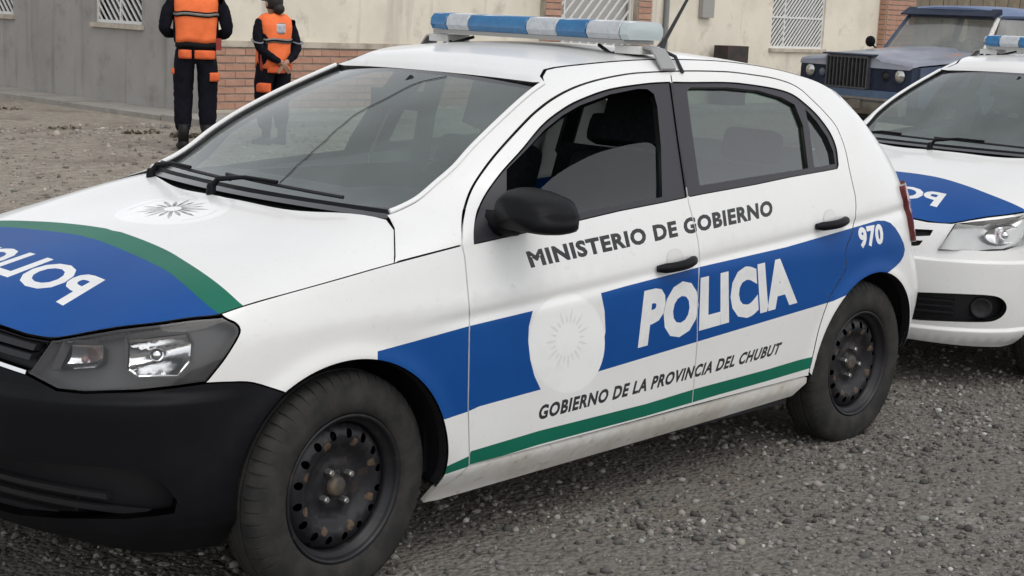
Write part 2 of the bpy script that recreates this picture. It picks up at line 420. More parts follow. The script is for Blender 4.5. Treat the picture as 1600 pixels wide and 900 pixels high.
dlo_f = cat_(sp(DLO_F), sl_([(1047, 128.5), (1059.5, 220), (1072.5, 308)])[1:], sl_([(1072.5, 308), (1040.7, 315), (969, 329), (901, 345), (800, 368), (741, 381)])[1:-1])
OPEN_F = [(793, 356), (793, 264), (822, 235), (852, 202), (880, 179.5), (908, 163.5), (955, 146.5), (998, 138), (1013, 138.5), (1023, 146), (1028, 165), (1034, 228), (1036, 307), (904, 332), (850, 344)]
open_f = sl_(OPEN_F+[OPEN_F[0]], 8)[:-1]
GLASS_F = [(792, 349), (812, 325), (847, 294), (879, 267), (929, 240), (975, 226), (1011, 220), (1026, 223), (1035, 236)]
glass_f_low = cat_(sp(GLASS_F), sl_([(1035, 236), (1038, 312), (904, 338), (792, 362)])[1:])
glass_f_full = open_f
DLO_R = [(1052, 128.5), (1080, 129), (1136.7, 129), (1174.5, 132.7), (1212, 139), (1237, 147), (1255.7, 160), (1278, 181), (1297, 207), (1306.7, 231), (1310, 257)]
dlo_r = cat_(sp(DLO_R), sl_([(1310, 257), (1308.5, 263), (1293, 266), (1236.7, 276), (1180, 288), (1097, 303), (1077.5, 307), (1064.5, 220), (1052, 128.5)])[1:-1])
open_r = sl_([(1075, 141), (1081, 136), (1139, 136), (1186.6, 141), (1223, 152), (1243, 163), (1256, 196), (1264, 262), (1180, 275), (1095, 289), (1084, 211), (1075, 141)], 8)[:-1]
open_q = sl_([(1260, 170), (1277, 189), (1294, 214), (1303, 236), (1306, 255), (1274, 261), (1267, 205), (1260, 170)], 8)[:-1]
HOOD_LINE = [(345.7, 489.6), (379.7, 478), (434.5, 462), (529, 435.7), (615.8, 411), (722, 383)]
hood_line = sp(HOOD_LINE, 10)
i_h = int(np.argmin(np.abs(hood_line[:, 0]-px_side([(615.8, 411)])[0][0])))
ARC_R = .353
def arch(xc, a0, a1, n=40):
    a = np.radians(np.linspace(a0, a1, n)); return np.c_[xc+ARC_R*np.cos(a), .287+ARC_R*np.sin(a)]
BUMP_TOP = [(321, 599), (353, 597.5), (391, 597.7), (425, 607), (452, 616)]
bump_top = sp(BUMP_TOP)
a_b = math.degrees(math.atan2(bump_top[-1][1]-.287, bump_top[-1][0]))
HL_OUT = [(345, 492), (356, 499), (368.5, 505), (375, 514.6), (370, 529.7), (349.6, 562), (321, 598)]
hl_out = sp(HL_OUT)
fender = cat_(hood_line[::-1], hl_out[1:], bump_top[1:-1], arch(0, a_b, 188, 50), [(-.352, .222), (-.40, .232)], gap_front)
sill = cat_([(-.352, .218)], resample([(-.40, .230), tuple(gap_front[0]-[0, .004]), (-2.09, .298)], .05), [(-2.098, .275)], resample([(-2.06, .225), (-.40, .165), (-.345, .17)], .05))
# A pillar, roof rail and rear quarter in one pressing
WS_EDGE = [(602, 335), (625, 326), (653, 311), (681.7, 286.7), (710, 262), (739, 229.5), (786.7, 183), (824.5, 149), (849, 131)]
ws_edge = sp(WS_EDGE, 10)
ditch = smooth_line([ws_edge[-1], (-1.055, 1.350), (-1.213, 1.374), (-1.39, 1.387), (-1.583, 1.391), (-1.82, 1.387), (-2.05, 1.369), (-2.22, 1.343), (-2.33, 1.32), (-2.41, 1.295)], .04)
XQ = -2.86
quarter = cat_(gap_arc, gap_rear[1:], door_tail[1:4*7][:-1], )
k_t = int(np.argmin(np.hypot(door_tail[:, 0]+WB, door_tail[:, 1]-.287)))
side_frame = cat_(hood_line[i_h:][::1], gap_arc[1:], gap_rear[1:], door_tail[1:k_t], arch(-WB, math.degrees(math.atan2(door_tail[k_t][1]-.287, door_tail[k_t][0]+WB)), 178, 44),
                  [(-2.835, .287)], resample([(-2.86, .45), (-2.86, .88), (-2.80, .97)], .05), [(-2.75, 1.03), (-2.66, 1.12), (-2.56, 1.20), (-2.46, 1.26)], ditch[::-1], ws_edge[::-1][1:],
                  sl_([(602, 335), (612.7, 354.7), (616, 400)])[1:])
tail_piece = cat_(sill_line[-1:], )

def feature_rows():
    out = []
    xs = np.arange(-2.95, -.05, .016)
    for dz in (-.062, -.048, -.038, -.030, -.024, -.018, -.012, -.006, .002, .012): out.append(np.c_[xs, zcrease(xs)+dz])
    for xa in (0., -WB):
        a = np.radians(np.arange(-12, 195, 2.4))
        for r in (.360, .370, .384, .400, .418, .44): out.append(np.c_[xa+r*np.cos(a), .287+r*np.sin(a)])
    return np.vstack(out)
SIDE_ROWS = feature_rows()
def tps(P, z):
    P = np.asarray(P, float); z = np.asarray(z, float)
    def ph(A, B):
        r = np.hypot(A[:, :1]-B[None, :, 0], A[:, 1:2]-B[None, :, 1]); return r**3
    n = len(P); M = np.zeros((n+3, n+3)); M[:n, :n] = ph(P, P)+np.eye(n)*1e-6; M[:n, n] = 1; M[:n, n+1:] = P; M[n, :n] = 1; M[n+1:, :n] = P.T
    c = np.linalg.solve(M, np.r_[z, 0, 0, 0])
    return lambda Q: ph(np.atleast_2d(Q), P)@c[:n]+c[n]+np.atleast_2d(Q)@c[n+1:]
# bonnet surface through its shut lines
hl3 = side_pt(px_side(HOOD_LINE))
fr3 = front_pt(px_front([(300, 495.5), (250, 503), (189, 509.7), (140, 518), (91, 526.7), (38, 520)]))
fr3 = np.vstack([fr3, [(.728, .15, .742), (.735, 0, .746)]])
mid3 = np.array([(.55, 0, .802), (.28, 0, .862), (0, 0, .913), (-.22, 0, .957), (-.24, .35, .953), (0, .4, .898), (.28, .4, .845), (.5, .3, .795), (-.285, .60, .952), (-.13, .68, .905)])
hp = np.vstack([hl3, fr3, mid3]); hm = hp[hp[:, 1] > 1e-6]*[1, -1, 1]; hp = np.vstack([hp, hm])
H = tps(hp[:, :2], hp[:, 2])
def hood_pt(p): p = np.atleast_2d(p); return np.c_[p, H(p)]
def px_hood(px): return hit(px, lambda P: P[:, 2]-H(P[:, :2]), 4.1)[:, :2]
hood_front = np.vstack([side_pt(hood_line[:1])[:, :2], front_pt(px_front(resample([(345.7, 489.6), (340, 492), (300, 495.5), (250, 503), (189, 509.7), (140, 518), (91, 526.7), (75.6, 526.9), (38, 520)], 12)))[1:, :2], [(.728, .15), (.735, .0)]])
hood_side = side_pt(hood_line[:i_h+1])[:, :2]
hr_ = np.array([(-.185, .752), (-.262, .66), (-.286, .600)])
hood_rear = smooth_line([hr_[2], (-.245, .45), (-.20, .25), (-.182, 0)], .04)
half = cat_(hood_front[::-1], hood_side[1:], hr_[:2], hood_rear)          # centre front -> side -> rear centre
hood_loop = cat_(half[:-1], (half*[1, -1])[::-1][:-1])
# wind screen
ws3 = side_pt(ws_edge); ws_t = np.r_[0, np.cumsum(np.linalg.norm(np.diff(ws3, axis=0), axis=1))]; WS_L = ws_t[-1]; ws_t /= WS_L
def ws_pt(p):                    # (s in -1..1, t 0..1)
    p = np.atleast_2d(p); s, t = p[:, 0], p[:, 1]
    E = [np.interp(t, ws_t, ws3[:, k]) for k in range(3)]
    b = (.075*(1-t)+.045*t)*(1-s*s); c = (.002+.022*t)*(1-s*s)
    return np.c_[E[0]+b, E[1]*s, E[2]+c]
# roof
d3 = side_pt(ditch); o_ = np.argsort(d3[:, 0])
def roof_z(x, y):
    ye = np.interp(x, d3[o_, 0], d3[o_, 1]); ze = np.interp(x, d3[o_, 0], d3[o_, 2])
    c = .018*sstep(-.9, -1.6, x)*sstep(-3.1, -2.0, x)+.012
    return ze+c*(1-np.abs(np.clip(y/ye, -1, 1))**2.2)
def roof_pt(p): p = np.atleast_2d(p); return np.c_[p, roof_z(p[:, 0], p[:, 1])]
wt = ws_pt(np.c_[np.linspace(1, 0, 12), np.ones(12)])
roof_half = cat_(wt[::-1][:, :2]-[.006, 0], d3[1:, :2]-[0, .004], smooth_line([d3[-1, :2]-[.0, .004], (-2.50, .40), (-2.545, .2), (-2.555, 0)], .05)[1:])
roof_loop = cat_(roof_half[:-1], (roof_half*[1, -1])[::-1][:-1])
# livery
ST1 = [(590, 549), (645, 534), (734, 509.2), (832.7, 485.5), (826.5, 510), (825.5, 533), (828.5, 561.5), (835, 587), (845, 608.6), (749, 635), (730, 643.6), (696, 655), (640, 660), (590, 600)]
ST2 = [(939, 458), (980, 446.5), (1093.7, 417), (1229, 386), (1335.5, 355), (1371, 344.6), (1382, 344.8), (1391, 348), (1399, 356), (1406, 367), (1412, 380), (1414, 390), (1412, 400), (1407, 409), (1399.5, 416.6), (1370, 440), (1301.7, 470.5), (1086.6, 534.8), (980, 567), (930, 582), (940, 549), (946, 519), (944.6, 485.5)]
stripe_blue = [sl_(ST1+ST1[:1], 8)[:-1], sl_(ST2+ST2[:1], 8)[:-1]]
GR = [(690, 732.5), (732, 713), (736, 705), (843, 673), (1010, 631), (1086.6, 607.5), (1193, 579), (1250, 562), (1272, 557), (1270, 574), (1193, 597), (1122, 617), (1010, 650), (843, 694.5), (738, 727), (690, 743)]
stripe_green = [sl_(GR+GR[:1], 8)[:-1]]
def ring_px(cx, cy, rx, ry, n=48, tilt=0.):
    a = np.linspace(0, 2*np.pi, n, endpoint=False); return np.c_[cx+rx*np.cos(a), cy+ry*np.sin(a)-tilt*rx*np.cos(a)]
emblem_disc = [px_side(ring_px(886, 536, 59, 78))]
def sun_rays(c, r0, r1, n, w):
    """loops of a rayed sun in a local plane"""
    out = []
    for i in range(n):
        a = 2*math.pi*i/n; l = r1 if i % 2 == 0 else r1*.82
        u = np.array([math.cos(a), math.sin(a)]); v = np.array([-u[1], u[0]])
        out.append(np.array([c+u*r0-v*w, c+u*l*.75-v*w*1.3, c+u*l, c+u*l*.75+v*w*1.3, c+u*r0+v*w]))
    return out
ec = px_side([(887, 530)])[0]
emblem_rays = sun_rays(ec, .05, .095, 22, .003)
T1 = T2 = T3 = T4 = None
def quad_side(s, bl, br, tl, tr, **k):
    q = px_side([bl, br, tl, tr]); return quad_map(text_segs(s, **k), *q)
def lettering_side():
    a = quad_side('MINISTERIO DE GOBIERNO', (830, 419), (1208, 337), (821, 393), (1206, 312), bold=.05, space=1.12)
    b = quad_side('POLICIA', (996.5, 545), (1246, 474), (1007, 453.5), (1237, 399), bold=.06, space=1.08)
    c = quad_side('GOBIERNO DE LA PROVINCIA DEL CHUBUT', (841, 657), (1217, 553), (843, 634), (1223, 534), bold=.045, space=1.12, shear=.1)
    d = quad_side('970', (1344, 389), (1381, 381.5), (1339, 356), (1378, 348.5), bold=.05, space=1.1)
    return a, b, c, d
# bonnet livery: mirrored word, green arc, sun
GA_OUT = [(40, 337), (90, 338.5), (146.6, 350), (205, 368), (256.6, 389), (290, 408.5), (322.6, 430), (350, 451), (379.7, 478)]
GA_IN = [(30, 347), (80, 354), (146.6, 373), (200, 394), (256.6, 421), (288, 445), (311.6, 466), (328, 480), (342, 490)]
def half_curve(px):
    q = px_hood(smooth_line(px, 10)); q = q[q[:, 1] > .01]; return cat_([(q[0][0]+.004, 0)], q)
ga_o = half_curve(GA_OUT); ga_i = half_curve(GA_IN)
ga_o[-1] += [0, .03]; ga_i[-1] += [0, .03]
def sym(h): return cat_((h*[1, -1])[::-1][:-1], h)
hood_blue = [cat_(sym(ga_o), [(1.1, .8), (1.1, -.8)])]           # everything ahead of the arc, trimmed by the bonnet
hood_green = [cat_(sym(ga_o), sym(ga_i)[::-1])]
# ---------------------------------------------------------------- noses
def xz_theta(q):
    q = np.atleast_2d(q); X = np.clip((q[:, 0]-XM)/(xf_z(q[:, 1])-XM), 0, .99999)
    return np.c_[np.arcsin(np.sqrt(1-X**PF)), q[:, 1]]
FM = (.8, 1.)
def off_pt(fn):
    """front skin pushed out by fn(theta,z)"""
    def f(p):
        p = np.atleast_2d(p); e = 1e-3
        n = np.cross(front_pt(p+[e, 0])-front_pt(p-[e, 0]), front_pt(p+[0, e])-front_pt(p-[0, e])); n /= np.linalg.norm(n, axis=1)[:, None]+1e-15
        n *= np.where(n[:, :1]+.6*np.sign(p[:, :1])*n[:, 1:2] < 0, -1, 1)
        return front_pt(p)+n*np.asarray(fn(p[:, 0], p[:, 1]))[:, None]
    return f
def sym_loop(h):
    """half outline from centre to centre -> closed symmetric loop"""
    h = np.asarray(h, float); return np.vstack([h, (h*[-1, 1])[::-1][1:-1]])
def bar(name, pt, ths, zf, hz, m, parent, depth=.012):
    """a horizontal slat following the nose"""
    V = []; F = []
    for t in ths:
        z = zf(t) if callable(zf) else zf
        a = pt([(t, z+hz)])[0]; b = pt([(t, z-hz)])[0]; c = pt([(t, z)])[0]; n = np.array([c[0]+1.2, c[1]*1.0, 0]); n /= np.linalg.norm(n)
        V += [a-n*depth, a, b, b-n*depth]
    for i in range(len(ths)-1):
        for j in range(4): F.append((i*4+j, i*4+(j+1) % 4, (i+1)*4+(j+1) % 4, (i+1)*4+j))
    F += [(3, 2, 1, 0), tuple(len(V)-4+k for k in range(4))]
    return link_mesh(name, raw_mesh(name, V, F, m, False), None, parent)
def bowl(name, loop, m, parent, depth, base, s=1, step=.012):
    c = loop.mean(0); ext = np.abs(loop-c).max(0)
    def f(a, z):
        r2 = np.clip(((a-c[0])/ext[0])**2+((z-c[1])/ext[1])**2, 0, 1.6); return -base-depth*np.clip(1-r2/1.6, 0, 1)
    d = make_panel(off_pt(f), [loop], step=step, gap=0, metric=FM, flange=.01)
    if s < 0: d = mirror(d)
    return link_mesh(name, raw_mesh(name, *d['base'][:2], m, True, d['base'][2]), None, parent)

_t = np.arange(-1.4, 1.4, .022)
NROWS = np.vstack([np.c_[_t, 0*_t+z] for z in (.625, .616, .608, .600, .592, .584, .576, .568, .560, .545, .525, .315, .300, .29, .282, .274, .266, .258, .25, .242, .234, .226, .215)])
def build_nose(root):
    cen = [(0., .265)]
    low = px_front(resample([(0, 802), (60, 821), (117, 837), (175, 851), (233, 859), (300, 859), (345, 857)], 12))
    ang = np.radians(np.linspace(-16, a_b, 22)); rr = np.interp(np.linspace(0, 1, 22), [0, .45, 1], [.285, .318, ARC_R])
    arch_e = xz_theta(np.c_[rr*np.cos(ang), .287+rr*np.sin(ang)])
    top = xz_theta(bump_top[::-1])
    und = px_front(resample([(321, 599), (270, 606), (215, 611.7), (132, 614.5), (89, 610), (43.5, 586), (20, 577), (0, 570)], 10))
    half_ = np.vstack([[(0, .285)], low, arch_e, top[1:], und[1:], [(.25, .655), (0, .668)]])
    half_ = resample(half_, .05)
    intake = px_front(resample([(0, 716), (110, 722), (215, 731), (252, 750), (274, 778), (270, 796), (200, 803), (100, 802), (37, 797), (0, 788)], 12))
    ih = np.vstack([[(0, .405)], intake, [(0, .30)]]); ih = np.vstack([ih, (ih*[-1, 1])[::-1][1:-1]])
    prof = lambda a, z: .020*sstep(.606, .578, z)*sstep(1.32, 1.05, np.abs(a))-.010*sstep(.30, .24, z)+.006*np.exp(-((z-.255)/.02)**2)
    d = make_panel(off_pt(prof), [sym_loop(half_), ih], step=.03, metric=FM, flange=.03, gap=.002, rows=NROWS)
    bo = panel_objs('front_bumper', d, {'base': plastic}, root)
    d = make_panel(off_pt(lambda a, z: 0*a-.045), [ih], step=.05, metric=FM, flange=0, gap=-.02); link_mesh('intake_back', raw_mesh('intake_back', *d['base'][:2], plastic_d, True, d['base'][2]), None, bo)
    ths = np.linspace(-.98, .98, 49)
    for z, k in ((.372, .93), (.338, 1.06), (.304, 1.10)):
        bar('intake_slat', off_pt(lambda a, z_: 0*a-.006), ths*k, lambda t, z=z: z-.035*abs(t)**2.5, .007, slat_m, bo, .02)
    # head lamps
    hl = np.vstack([px_front(resample([(43.5, 584), (81, 531), (91, 530), (140, 521.5), (189, 513), (250, 506), (300, 499), (344, 495.5)], 10)), xz_theta(hl_out[1:-1]), px_front(resample([(321, 597), (270, 604), (215, 610), (132, 612.5), (89, 608), (43.5, 584)], 10))[:-1]])
    inner = px_front(resample([(100, 531), (150, 533), (160, 542), (159, 565), (148, 573), (80, 577), (100, 531)], 8))[:-1]
    outer = px_front(resample([(196.5, 524), (245, 517), (293, 515), (302, 537), (301, 566), (281, 589), (213.5, 589), (195.5, 576), (196.5, 524)], 8))[:-1]
    for s in (1, -1):
        h = empty('headlight', (0, 0, 0), 0, root)
        mir = (lambda d: mirror(d)) if s < 0 else (lambda d: d)
        d = mir(make_panel(off_pt(lambda a, z: 0*a+.001), [hl], step=.03, metric=FM, flange=.004, gap=.003)); link_mesh('lamp_lens', raw_mesh('lamp_lens', *d['base'][:2], lens, True, d['base'][2]), None, h)
        rim_ = [shrink(hl, .009, FM)]
        d = mir(make_panel(off_pt(lambda a, z: 0*a-.0015), [hl]+rim_, step=.05, metric=FM, flange=0, gap=.003)); link_mesh('lamp_rim', raw_mesh('lamp_rim', *d['base'][:2], trim, True, d['base'][2]), None, h)
        d = mir(make_panel(off_pt(lambda a, z: 0*a-.040), [hl, inner, outer], step=.03, metric=FM, flange=-.038, gap=.002)); link_mesh('lamp_housing', raw_mesh('lamp_housing', *d['base'][:2], lamp_bowl, True, d['base'][2]), None, h)
        bowl('reflector', inner, reflector, h, .035, .036, s); bowl('reflector', outer, reflector, h, .055, .036, s)
        c = off_pt(lambda a, z: 0*a-.055)([outer.mean(0)])[0]*[1, s, 1]
        bm = bmesh.new(); bmesh.ops.create_uvsphere(bm, u_segments=12, v_segments=8, radius=.016); bm_obj('bulb', bm, chrome, h, loc=tuple(c), smooth=True)
        c = off_pt(lambda a, z: 0*a-.05)([inner.mean(0)])[0]*[1, s, 1]
        bm = bmesh.new(); bmesh.ops.create_uvsphere(bm, u_segments=12, v_segments=8, radius=.009); bm_obj('bulb', bm, amber, h, loc=tuple(c), smooth=True)
    # grille between the lamps
    g = empty('grille', (0, 0, 0), 0, root)
    gh = np.vstack([[(0, .733)], px_front(resample([(0, 511), (38, 524), (78, 531), (44, 584), (20, 576), (0, 569)], 12)), [(0, .668)]])
    d = make_panel(off_pt(lambda a, z: 0*a-.035), [sym_loop(gh)], step=.04, metric=FM, flange=-.03, gap=.002); link_mesh('grille_back', raw_mesh('grille_back', *d['base'][:2], plastic_d, True, d['base'][2]), None, g)
    tm = float(gh[:, 0].max())-.045
    ths = np.linspace(-tm, tm, 33)
    for z in (.712, .690): bar('grille_slat', off_pt(lambda a, zz: 0*a-.004), ths, lambda t, z=z: z-.020*abs(t/tm)**2, .0065, trim, g, .03)
    ths = np.linspace(-tm-.01, tm+.01, 33)
    zc0 = float(px_front([(20, 576)])[0][1])
    bar('chrome_strip', off_pt(lambda a, zz: 0*a+.004), ths, lambda t: .671-(.671-.636)*abs(t/tm)**1.6, .0045, chrome, g, .02)

# the car behind: white bumper, clear lamps, two-slot grille (outlines picked in the photograph in that car's own frame)
CAR2 = (-4.129, .05, .0129)
class frame2:
    """photograph rays expressed in the second car's frame"""
    def __enter__(self):
        global CO, AX
        self.s = (CO, AX); x, y, a = CAR2; c, s = math.cos(-a), math.sin(-a); M = np.array([[c, -s, 0], [s, c, 0], [0, 0, 1]])
        CO = M@(self.s[0]-np.array([x, y, 0])); AX = tuple(M@v for v in self.s[1])
    def __exit__(self, *a):
        global CO, AX
        CO, AX = self.s
def px_front_far(px):
    def g(P):
        q = np.clip(P[:, 1]/(w_z(P[:, 2])*side_mod(P[:, 0], P[:, 2])), -.985, .985)
        return P[:, 0]-(XM+(xf_z(P[:, 2])-XM)*(1-q*q)**(1/PF))
    P = hit(px, g, 6.9)
    return np.c_[np.arcsin(np.clip(P[:, 1]/(w_z(P[:, 2])*side_mod(P[:, 0], P[:, 2])), -1, 1)), P[:, 2]]
with frame2():
    c2_hl = px_front_far(resample([(1466, 391), (1492, 350), (1520, 347), (1560, 343), (1598, 337)], 8))
    c2_hl2 = px_front_far(resample([(1598, 381), (1570, 391), (1545, 392), (1520, 391), (1466, 391)], 8))
    c2_fog = px_front_far(smooth_line([(1438, 455), (1500, 457.5), (1540, 459.5), (1556, 462.5), (1565, 469), (1568, 478), (1565, 487), (1556, 495), (1540, 499.5), (1500, 499.5), (1438, 497)], 4))
    c2_slot1 = px_front_far(resample([(1428, 358), (1458, 359.5), (1453, 368), (1428, 369)], 6))
    c2_slot2 = px_front_far(resample([(1428, 376), (1442, 376), (1436, 383), (1428, 384)], 6))
    c2_bump = px_front_far(resample([(1436, 412), (1500, 413), (1560, 405), (1599, 394)], 8))
    c2_low = px_front_far(resample([(1436, 511), (1500, 520), (1560, 526), (1599, 525)], 8))
    HB2 = [(1402, 268), (1430, 271), (1470, 278), (1510, 290), (1550, 305), (1580, 317), (1599, 326)]
    hb2 = hit(smooth_line(HB2, 8), lambda P: P[:, 2]-H(P[:, :2]), 7.2)[:, :2]
hb2 = hb2[hb2[:, 1] > .02]; hb2 = np.vstack([[(hb2[0][0]+.002, 0)], hb2, [(hb2[-1][0]+.06, .80)]])
hood_blue2 = [cat_(sym(hb2), [(1.1, .85), (1.1, -.85)])]
def build_nose_old(root):
    half_ = np.vstack([[(0, .23)], [(.3, .225), (.6, .215), (.9, .205), (1.1, .20)], xz_theta(np.c_[ARC_R*np.cos(np.radians(np.linspace(-14, a_b, 22))), .287+ARC_R*np.sin(np.radians(np.linspace(-14, a_b, 22)))]), xz_theta(bump_top[::-1])[1:]])
    hood_f = xz_theta(np.c_[hood_front[:, 0], H(hood_front)])
    hf = np.vstack([front_pt(px_front([(300, 499), (250, 506), (189, 513), (140, 521), (91, 530), (38, 524), (0, 511)]))])
    th_hf = np.c_[np.arcsin(np.clip(hf[:, 1]/(w_z(hf[:, 2])*side_mod(hf[:, 0], hf[:, 2])), -1, 1)), hf[:, 2]]
    # lamp: closes against the fender line of the first car's outline
    lam = np.vstack([c2_hl, xz_theta(hl_out[1:-6]), c2_hl2])
    full = np.vstack([half_, xz_theta(hl_out[::-1])[1:], th_hf, [(0, .735)]]); full = resample(full, .05)
    fog = np.vstack([[(0, c2_fog[0][1])], c2_fog, [(0, c2_fog[-1][1])]]); fog = np.vstack([fog, (fog*[-1, 1])[::-1][1:-1]])
    s1 = np.vstack([[(0, c2_slot1[0][1])], c2_slot1, [(0, c2_slot1[-1][1])]]); s1 = np.vstack([s1, (s1*[-1, 1])[::-1][1:-1]])
    s2 = np.vstack([[(0, c2_slot2[0][1])], c2_slot2, [(0, c2_slot2[-1][1])]]); s2 = np.vstack([s2, (s2*[-1, 1])[::-1][1:-1]])
    lamm = (lam*[-1, 1])[::-1]
    zl = float(c2_bump[:, 1].mean())
    prof = lambda a, z: .022*sstep(zl+.004, zl-.004, z)*sstep(1.3, 1.1, np.abs(a))+.012*sstep(.285, .27, z)-.01*sstep(.24, .2, z)
    tt = np.arange(-1.4, 1.4, .02); rw = np.vstack([np.c_[tt, 0*tt+z] for z in (zl+.012, zl+.006, zl+.003, zl, zl-.003, zl-.006, zl-.012, .296, .290, .285, .281, .2775, .274, .27, .265, .258)])
    d = make_panel(off_pt(prof), [sym_loop(full), fog, s1, s2, lam, lamm], step=.03, metric=FM, flange=.03, gap=.001, rows=rw)
    bo = panel_objs('front_bumper', d, {'base': white}, root)
    for lp in (fog, s1, s2):
        d = make_panel(off_pt(lambda a, z: 0*a-.03), [lp], step=.04, metric=FM, flange=0, gap=-.015); link_mesh('intake_back', raw_mesh('intake_back', *d['base'][:2], plastic_d, True, d['base'][2]), None, bo)
    zf = (c2_fog[0][1]+c2_fog[-1][1])/2; tm = float(c2_fog[:, 0].max())
    for k in (-1, 0, 1): bar('intake_slat', off_pt(lambda a, z_: 0*a-.008), np.linspace(-tm*.72, tm*.72, 31), lambda t, k=k: zf+k*.026, .005, trim, bo, .02)
    for s in (1, -1):
        c = off_pt(lambda a, z: 0*a-.012)([(tm*.88*s, zf)])[0]
        V, F = lathe([(0, .004), (.035, .0), (.043, .006), (.047, .0), (.047, -.03)], 20); o = link_mesh('fog_lamp', raw_mesh('fog_lamp', V, F, plastic_d), None, bo, loc=tuple(c)); o.rotation_euler = (0, 0, -math.pi/2+tm*.55*s)
        h = empty('headlight', (0, 0, 0), 0, root); mir = mirror if s < 0 else (lambda d: d)
        d = mir(make_panel(off_pt(lambda a, z: 0*a+.002), [lam], step=.03, metric=FM, flange=.004, gap=.002)); link_mesh('lamp_lens', raw_mesh('lamp_lens', *d['base'][:2], lens, True, d['base'][2]), None, h)
        d = mir(make_panel(off_pt(lambda a, z: 0*a-.045-.02*np.cos(a*14)), [lam], step=.02, metric=FM, flange=-.04, gap=.002)); link_mesh('lamp_housing', raw_mesh('lamp_housing', *d['base'][:2], lamp_silver, True, d['base'][2]), None, h)
        c0 = lam.mean(0)
        rb = np.array([(c0[0]+.06+.12*math.cos(t), c0[1]-.003+.040*math.sin(t)) for t in np.linspace(0, 2*math.pi, 24, endpoint=False)]); bowl('reflector', rb, reflector, h, .03, .015, s, .015)
        c = off_pt(lambda a, z: 0*a-.03)([rb.mean(0)])[0]*[1, s, 1]
        bm = bmesh.new(); bmesh.ops.create_uvsphere(bm, u_segments=12, v_segments=8, radius=.02); bm_obj('bulb', bm, chrome, h, loc=tuple(c), smooth=True)
# ---------------------------------------------------------------- car materials
white = mat('white_paint', (.712, .710, .702), .32, coat=.45, spec=.4, n=(1.1, 6, .45, .8, (.66, .645, .61)), n2=(60, 3, .62, .8, (.62, .60, .56)), rvar=.08)
white_sill = mat('white_paint_muddy', (.66, .645, .61), .5, coat=.1, n=(5, 8, .44, .75, (.47, .42, .355)), n2=(26, 5, .58, .78, (.36, .31, .25)))
vinyl_blue = mat('blue_vinyl', (.004, .058, .235), .48, spec=.16, n=(3, 5, .4, .8, (.005, .070, .26)))
vinyl_green = mat('green_vinyl', (.004, .115, .070), .45, spec=.22, n=(3, 5, .4, .8, (.006, .14, .085)))
vinyl_white = mat('white_vinyl', (.70, .70, .69), .42, coat=.2, n=(14, 5, .45, .8, (.60, .60, .60)))
vinyl_disc = mat('emblem_vinyl', (.80, .80, .79), .22, coat=.4, n=(8, 4, .45, .8, (.72, .72, .71)))
vinyl_grey = mat('emblem_grey', (.64, .64, .63), .4)
vinyl_black = mat('black_vinyl', (.022, .022, .026), .42, n=(40, 3, .5, .8, (.05, .05, .05)))
trim = mat('black_trim', (.016, .016, .019), .42, spec=.3, rvar=.08)
trim_pillar = mat('dark_pillar_film', (.028, .027, .032), .38, spec=.35, rvar=.05)
plastic = mat('black_plastic', (.0048, .0050, .0062), .5, spec=.13, n=(4, 6, .45, .8, (.010, .010, .012)), rvar=.08, bump=(400, .05, .001))
plastic_d = mat('dark_plastic', (.010, .010, .012), .55)
slat_m = mat('slat_plastic', (.016, .016, .018), .36, spec=.5)
rubber = mat('tyre_rubber', (.022, .0215, .021), .8, spec=.15, n=(14, 6, .4, .75, (.046, .043, .040)), bump=(120, .12, .002))
steel = mat('black_steel', (.011, .011, .013), .42, spec=.3, n=(17, 5, .58, .78, (.050, .036, .028)), rvar=.12)
rust = mat('wheel_rust', (.105, .070, .046), .7, spec=.2, n=(40, 5, .42, .66, (.022, .019, .018)))
steel_dusty = mat('dusty_steel', (.040, .037, .034), .6, n=(18, 6, .48, .68, (.12, .088, .06)), rvar=.1)
lug = mat('zinc_nut', (.42, .42, .40), .35, metal=.9)
chrome = mat('chrome', (.75, .75, .76), .12, metal=1.)
reflector = mat('lamp_reflector', (.80, .80, .80), .10, metal=1., bump=(48, .18, .004))
amber = mat('amber_bulb', (.30, .20, .18), .25)
lamp_bowl = mat('lamp_housing', (.050, .049, .051), .4)
lens = glass('lamp_lens', (.96, .96, .96), 1.28, .01, (.55, .55, .53))
lens_red = mat('tail_lens', (.33, .012, .012), .14, coat=.8, n=(9, 3, .45, .7, (.22, .008, .01)))
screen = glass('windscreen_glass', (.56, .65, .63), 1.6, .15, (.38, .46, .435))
drop_pane = glass('lowered_glass', (.30, .37, .37), 1.42, .012, (.22, .26, .27))
clear_pane = glass('clear_glass', (.80, .86, .84), 1.55, .06, (.4, .44, .43))
tinted = glass('tinted_glass', (.40, .50, .465), 1.68, .03, (.28, .37, .34))
frit = mat('glass_frit', (.018, .018, .021), .12, coat=.5)
fabric = mat('seat_fabric', (.016, .017, .020), .9, spec=.1, n=(60, 4, .4, .7, (.028, .029, .033)))
dash = mat('dash_plastic', (.014, .0145, .016), .6, spec=.2)
liner = mat('headlining', (.13, .13, .125), .95)
blue_lens = mat('beacon_blue', (.008, .11, .27), .2, coat=.5, n=(30, 3, .4, .75, (.014, .15, .33)))
clear_lens = mat('beacon_clear', (.46, .48, .50), .2, coat=.5, n=(45, 4, .4, .75, (.33, .35, .38)))
teal_lens = mat('beacon_teal', (.44, .50, .51), .18, coat=.6)
bracket = mat('bracket_white', (.62, .62, .60), .4, n=(20, 5, .5, .7, (.40, .38, .35)))
alu = mat('alu_grey', (.34, .34, .33), .45, metal=.6)

PFILM = sl_([(1036, 129), (1092, 129), (1100, 302), (1040, 314), (1036, 129)])[:-1]
